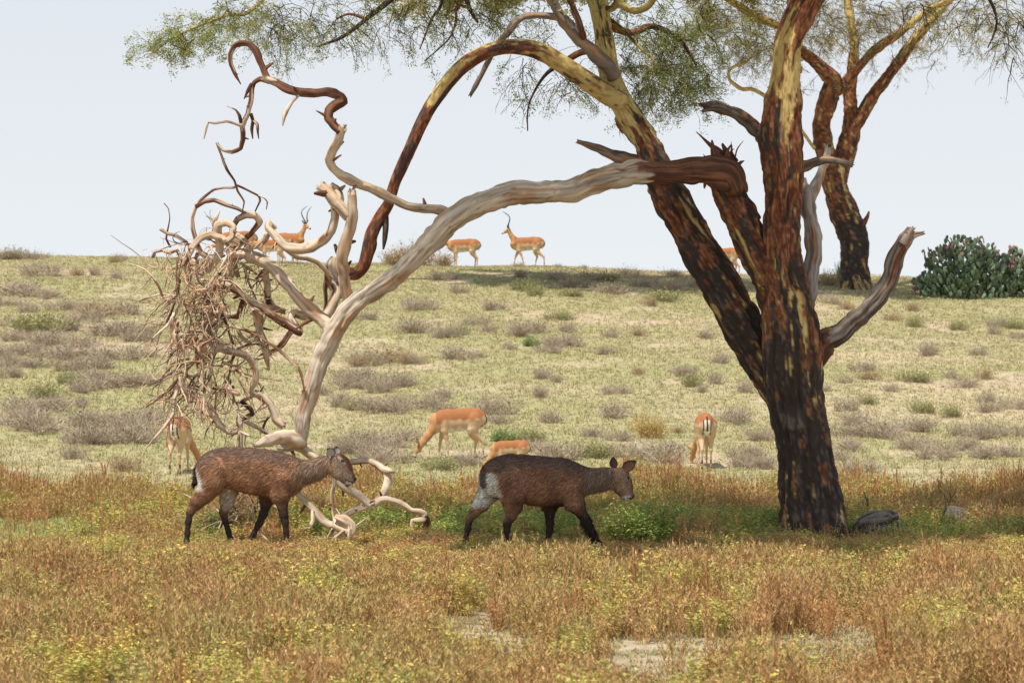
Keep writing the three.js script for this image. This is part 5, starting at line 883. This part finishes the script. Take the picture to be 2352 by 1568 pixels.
// ---- weathered log piece and boulder by the trunk
{
  const blob = (seed, r, sc, col, ridge) => {
    const g = new THREE.IcosahedronGeometry(r, 24), P = g.attributes.position, c = [];
    for (let i = 0; i < P.count; i++) {
      const v = V(P.getX(i), P.getY(i), P.getZ(i)).divideScalar(r), n = fbm(v.x * 1.4 + seed, v.y * 1.4, v.z * 1.4, 3), w = ridge ? fbm(v.x * 1.5 + seed, v.y * 5, v.z * 5, 4) : fbm(v.x * 6, v.y * 6 + seed, v.z * 6, 3), k = r * (1 + 0.34 * n + (ridge ? 0.22 : 0.06) * w);
      P.setXYZ(i, v.x * k * sc[0], v.y * k * sc[1], v.z * k * sc[2]);
      c.push(...mul3(mix3(col[0], col[1], sstep(-0.4, 0.5, w + 0.4 * n)), 0.9 + 0.2 * hash(i, 3, seed)));
    }
    g.setAttribute('color', new THREE.Float32BufferAttribute(c, 3)); g.computeVertexNormals(); return g;
  };
  const logP = groundAt(2008, 1240), log = shade(new THREE.Mesh(blob(3, 0.22, [1.45, 0.85, 0.8], [[0.04, 0.032, 0.027], [0.21, 0.18, 0.155]], true), barkMat));
  log.position.copy(logP).add(V(0.03, 0.17, 0)); log.rotation.set(0, 0.25, 0.22); put(log, 'fallen_log', 'weathered grey chunk of log lying beside the big trunk', 'log');
  const stub = part(blob(8, 0.1, [1.3, 0.5, 0.7], [[0.05, 0.04, 0.035], [0.22, 0.17, 0.14]], true), barkMat, 'broken_end', log, 'dark broken end of the log'); stub.position.set(-0.28, -0.06, 0.08);
  const rockP = groundAt(2192, 1232), rock = shade(new THREE.Mesh(blob(11, 0.18, [1.15, 0.95, 1], [[0.21, 0.17, 0.135], [0.32, 0.27, 0.22]], false), barkMat));
  rock.position.copy(rockP).add(V(0, 0.21, 0)); put(rock, 'boulder', 'rounded pale brown boulder half hidden in the dry herbs', 'rock');
}
// ---- the fresh green bush in front of the dark waterbuck
{
  const R = mulberry(55), gb = new GB(), p0 = groundAt(1468, 1256), stems = new GB();
  for (let k = 0; k < 120; k++) {
    const a = R() * TAU, r = Math.sqrt(R()) * 0.33, h = (0.68 - r * 0.7 + 0.16 * Math.sin(a * 3 + 1) * r / 0.33) * (0.7 + R() * 0.45), b = V(Math.cos(a) * r, 0, Math.sin(a) * r), t = V(b.x * 1.7 + (R() - 0.5) * 0.1, h, b.z * 1.7 + (R() - 0.5) * 0.1);
    tube(stems, [[b.x, -0.03, b.z, 0.005], [(b.x + t.x) / 2, h * 0.55, (b.z + t.z) / 2, 0.004], [t.x, t.y, t.z, 0.002]], { seg: 4, sp: 0.2, col: () => [0.18, 0.22, 0.07] });
    for (let i = 0; i < 15; i++) {
      const u = 0.3 + 0.7 * i / 14, q = b.clone().lerp(t, u); q.y = h * u; const az = i * 2.4 + R(), d = V(Math.cos(az), 0.35 - R() * 0.6, Math.sin(az)).normalize(), l = 0.06 + R() * 0.05, w = V(0, 1, 0).cross(d).normalize().multiplyScalar(l * 0.17), m = q.clone().addScaledVector(d, l * 0.5).add(V(0, 0.008, 0)), e = q.clone().addScaledVector(d, l).add(V(0, -0.012, 0)), c = mul3(mix3([0.33, 0.42, 0.11], [0.48, 0.52, 0.17], R()), 0.8 + R() * 0.4);
      gb.tri(q, m.clone().add(w), e, c); gb.tri(q, e, m.clone().sub(w), c);
    }
  }
  const g = new THREE.Group(); g.position.copy(p0); g.scale.set(0.92, 0.8, 0.92); part(stems.geo(), plantMat, 'stems', g); part(gb.geo(), plantMat, 'leaves', g, null, 'stuff');
  put(g, 'leafy_bush', 'bright green leafy bush in front of the dark waterbuck', 'bush');
}
// ---- a few dry weed stalks
{
  const stalk = (px, py, h, lean, label, seed) => {
    const R = mulberry(seed), gb = new GB(), b = groundAt(px, py), col = () => [0.13, 0.085, 0.06];
    const top = V(lean * h, h, 0), pts = [0, 0.35, 0.7, 1].map((t) => [top.x * t * (0.6 + 0.4 * t), h * t, 0.04 * Math.sin(t * 5), mixn(0.009, 0.003, t)]);
    tube(gb, pts, { seg: 5, sp: 0.08, col });
    for (let k = 0; k < 13; k++) { const t = 0.35 + R() * 0.6, a = [top.x * t * (0.6 + 0.4 * t), h * t, 0.04 * Math.sin(t * 5)], e = V((R() - 0.5), 0.5 + R() * 0.5, R() - 0.5).multiplyScalar(0.12 + R() * 0.1); tube(gb, [[...a, 0.004], [a[0] + e.x * 0.6, a[1] + e.y * 0.5, a[2] + e.z, 0.003], [a[0] + e.x, a[1] + e.y, a[2] + e.z, 0.0015]], { seg: 4, sp: 0.1, col }); }
    const m = shade(new THREE.Mesh(gb.geo(), dryMat)); m.position.copy(b); put(m, 'dry_stalk', label, 'dry weed');
  };
  stalk(2148, 1236, 0.62, 0.45, 'leaning dry brown weed stalk between the log and the boulder', 1);
  stalk(1993, 1226, 0.48, 0.02, 'upright dry weed stalk just beyond the log', 2);
  stalk(1490, 1182, 0.30, 0.9, 'thin dry curved twig beyond the green bush', 3);
  stalk(862, 1150, 0.36, 0.25, 'small dry weed beyond the fallen curved branch', 4);
}

// ---------------------------------------------------------------- ground cover
function scatter(name, label, category, geos, mat, items) { // items: [x, y, z, turn, scale, height, rgb]
  const g = new THREE.Group(), m4 = new THREE.Matrix4(), q = new THREE.Quaternion(), e = new THREE.Euler(), c = new THREE.Color();
  geos.forEach((geo, k) => {
    const mine = items.filter((_, i) => i % geos.length === k), im = shade(new THREE.InstancedMesh(geo, mat, mine.length));
    mine.forEach((t, i) => { e.set((hash(i, k, 1) - 0.5) * 0.25, t[3], (hash(i, k, 2) - 0.5) * 0.25); im.setMatrixAt(i, m4.compose(V(t[0], t[1], t[2]), q.setFromEuler(e), V(t[4], t[5], t[4]))); im.setColorAt(i, c.setRGB(...t[6])); });
    im.name = category.replace(' ', '_') + '_plants'; im.userData.kind = 'stuff'; g.add(im);
  });
  put(g, name, label, category, null, 'stuff');
}
{
  // short grass tuft: eight bent blades
  const tuft = (seed, h) => { const R = mulberry(seed), gb = new GB(); for (let k = 0; k < 9; k++) { const a = R() * TAU, b = V((R() - 0.5) * 0.10, -0.005, (R() - 0.5) * 0.10), t = b.clone().add(V(Math.cos(a) * h * (0.3 + R() * 0.7), h * (0.5 + R() * 0.6), Math.sin(a) * h * (0.3 + R() * 0.7))), s = V(-Math.sin(a), 0, Math.cos(a)).multiplyScalar(0.006); gb.tri(b.clone().add(s), b.clone().sub(s), t, mul3([1, 1, 1], 0.75 + R() * 0.5)); } return gb.geo(); };
  const tufts = [1, 2, 3, 4].map((s) => tuft(s * 5, 0.07)), R = mulberry(123), items = [];
  for (let k = 0; k < 150000; k++) {
    const d = 45 + 54.5 * Math.pow(R(), 0.8), x = (R() * 2 - 1) * (d * 0.172 + 2.5), z = -d;
    const c = cover(x, z); if (R() < c[2] * 0.75) continue;
    const g = R() < (c[0] / (c[0] + c[1] + 1e-6)) * 0.7 + 0.1, col = g ? mix3([0.345, 0.322, 0.15], [0.46, 0.41, 0.22], R()) : mix3([0.56, 0.46, 0.30], [0.44, 0.355, 0.22], R()), s = 0.55 + R() * 0.75;
    items.push([x, H(x, z), z, R() * TAU, s, s * (0.6 + R() * 0.5), mul3(col, 0.9 + R() * 0.25)]);
  }
  for (let k = 0; k < 5000; k++) { const d = 38.6 + R() * 7, x = -7.6 + R() * 2.6, z = -d, s = 0.7 + R() * 0.7; items.push([x, H(x, z), z, R() * TAU, s, s * 0.8, mix3([0.30, 0.34, 0.11], [0.44, 0.42, 0.18], R())]); }
  for (let k = 0; k < 9000; k++) { // thin dry grass on the bare places
    const b = BARE[k % 8], x = b[0] + (R() * 2 - 1) * b[2] * 1.3, z = -(b[1] + (R() * 2 - 1) * b[3] * 1.3), s = 0.35 + R() * 0.6;
    if (noise(x * 5, z * 5, 8) < -0.1) continue;
    items.push([x, H(x, z), z, R() * TAU, s, s * 0.7, R() < 0.7 ? mix3([0.52, 0.42, 0.27], [0.40, 0.31, 0.18], R()) : mix3([0.36, 0.36, 0.16], [0.3, 0.3, 0.13], R())]);
  }
  scatter('hill_grass', 'short green and straw-coloured grass covering the slope', 'grass', tufts, plantMat, items);
}
{
  // herbs about 0.42 m tall before scaling: thin stems set with small leaves or seed husks
  const herb = (seed, o) => {
    const R = mulberry(seed), gb = new GB();
    for (let k = 0; k < o.stems; k++) {
      const a = R() * TAU, r = Math.sqrt(R()) * o.spread, h = 0.42 * (0.5 + R() * 0.6), b = V(Math.cos(a) * r * 0.5, -0.02, Math.sin(a) * r * 0.5), t = V(b.x * 2 + (R() - 0.5) * 0.14, h, b.z * 2 + (R() - 0.5) * 0.14), s = V(R() - 0.5, 0, R() - 0.5).normalize().multiplyScalar(0.004), tone = 0.7 + R() * 0.6;
      gb.tri(b.clone().add(s), b.clone().sub(s), t, mul3([0.9, 0.85, 0.8], tone));
      for (let i = 0; i < o.leaves; i++) {
        const u = o.from + (1.02 - o.from) * Math.pow((i + R()) / o.leaves, 0.75), q = b.clone().lerp(t, u), az = R() * TAU, d = V(Math.cos(az) * o.out, o.up + (R() - 0.5) * 0.6, Math.sin(az) * o.out).normalize(), l = o.len * (0.6 + R() * 0.8), w = V(R() - 0.5, (R() - 0.5) * 0.4, R() - 0.5).cross(d).normalize().multiplyScalar(l * o.wide), c = mul3([1, 0.94 + R() * 0.12, 0.85 + R() * 0.3], tone * (0.65 + R() * 0.65));
        if (o.broad) { const m = q.clone().addScaledVector(d, l * 0.45), e = q.clone().addScaledVector(d, l).add(V(0, -l * 0.2, 0)); gb.tri(q, m.clone().add(w), e, c); gb.tri(q, e, m.clone().sub(w), c); } else gb.tri(q.clone().add(w), q.clone().sub(w), q.clone().addScaledVector(d, l), c);
      }
    }
    return gb.geo();
  };
  const rust = [1, 2, 3, 4, 5].map((s) => herb(s * 11, { stems: 9, leaves: 17, spread: 0.12, from: 0.25, out: 0.5, up: 0.75, len: 0.036, wide: 0.12 })), broad = [1, 2, 3, 4].map((s) => herb(s * 19 + 3, { stems: 7, leaves: 15, spread: 0.12, from: 0.3, out: 0.8, up: 0.4, len: 0.038, wide: 0.19, broad: true })), spike = [1, 2].map((s) => herb(s * 23 + 1, { stems: 5, leaves: 34, spread: 0.06, from: 0.4, out: 0.35, up: 0.9, len: 0.03, wide: 0.13 }));
  const R = mulberry(321), A = [], B = [], G = [], T = [];
  const edge = (x) => 47.0 + 1.4 * noise(x * 0.45, 1, 5) + 1.2 * noise(x * 1.3, 3, 5) + (x > 4.3 ? 1.6 * sstep(4.3, 5.5, x) : 0) - (x > -1.8 && x < -0.6 ? 1.2 : 0) - (x < -3.4 && x > -5.3 ? 0.8 : 0) + (x > 1.6 && x < 3 ? 0.8 : 0);
  for (let k = 0; k < 60000; k++) {
    const d = 17.5 + 32.5 * Math.pow(R(), 0.72), x = (R() * 2 - 1) * (d * 0.172 + 1.6), z = -d, e = edge(x);
    if (d > e + (R() - 0.5) * 0.9) continue;
    if (bareness(x, d) < 1 && R() < 0.97) continue;
    if (((x - 4.55) / 0.55) ** 2 + ((d - 38.9) / 0.9) ** 2 < 1 && R() < 0.75) continue;
    if (((x - 5.5) / 0.3) ** 2 + ((d - 38.9) / 0.8) ** 2 < 1 && R() < 0.7) continue;
    const n1 = fbm(x * 0.75, d * 0.5, 41, 3), n2 = fbm(x * 1.6, d * 1.2, 47, 3), y = H(x, z), sc = 0.75 + R() * 0.5;
    if (fbm(x * 1.7, d * 1.0, 61, 3) < -0.22 && R() < 0.85) continue;
    // greener growth in the shade of the crown
    const sh = Math.exp(-(((d - 40.9) / 2.0) ** 2)) * sstep(-5.0, -3.4, x) * (1 - sstep(3.3, 4.2, x)) + 0.8 * Math.exp(-(((d - 39.6) / 0.9) ** 2)) * sstep(4, 4.6, x), front = d > 39.2 ? 0.72 : 0.92;
    const green = sh * 0.9 + 0.5 * n2 + (R() - 0.5) * 0.5 > 0.5;
    const lump = fbm(x * 1.7, d * 1.0, 61, 3), hgt = (0.70 + R() * 0.5 + 1.0 * lump) * 0.74 * (1 - 0.58 * sstep(32, 34, d) * (1 - sstep(38.4, 39.6, d))) * (green ? 0.82 : 1) * (d > 44 ? 1.1 : 1);
    if (green) G.push([x, y, z, R() * TAU, sc, hgt * 0.95, mix3([0.24, 0.34, 0.10], [0.46, 0.45, 0.13], clamp(R() * 1.1 + 0.25 * n1))]);
    else if (fbm(x * 2.3, d * 1.7, 83, 2) + 0.35 * n1 + (R() - 0.5) * 0.6 > 0.31) B.push([x, y, z, R() * TAU, sc, hgt * 1.05, mix3(mix3([0.50, 0.43, 0.13], [0.68, 0.52, 0.14], R()), [0.42, 0.43, 0.13], R() < 0.3 ? 0.8 : 0)]);
    else if (R() < (d > 44.5 ? 0.12 : 0.02)) T.push([x, y, z, R() * TAU, sc, hgt * 1.3, mix3([0.50, 0.23, 0.085], [0.60, 0.33, 0.15], R())]);
    else A.push([x, y, z, R() * TAU, sc, hgt, mix3(mix3(mix3([0.59, 0.345, 0.14], [0.42, 0.205, 0.083], R()), [0.68, 0.49, 0.25], R() * R()), [0.43, 0.385, 0.13], clamp(0.3 + n2 + (R() - 0.5) * 0.8) * 0.75)]);
  }
  scatter('dry_herbs', 'rust-orange dry herbs filling the foreground', 'dry herbs', rust, plantMat, A);
  scatter('seed_spikes', 'taller rust-brown seed spikes standing above the dry herbs', 'dry spikes', spike, plantMat, T);
  scatter('yellow_herbs', 'yellow leafy herbs in patches among the rust-orange ones', 'yellow herbs', broad, plantMat, B);
  scatter('green_herbs', 'green leafy herbs in the shade under the tree', 'green herbs', broad, plantMat, G);
}
renderer.render(scene, camera);
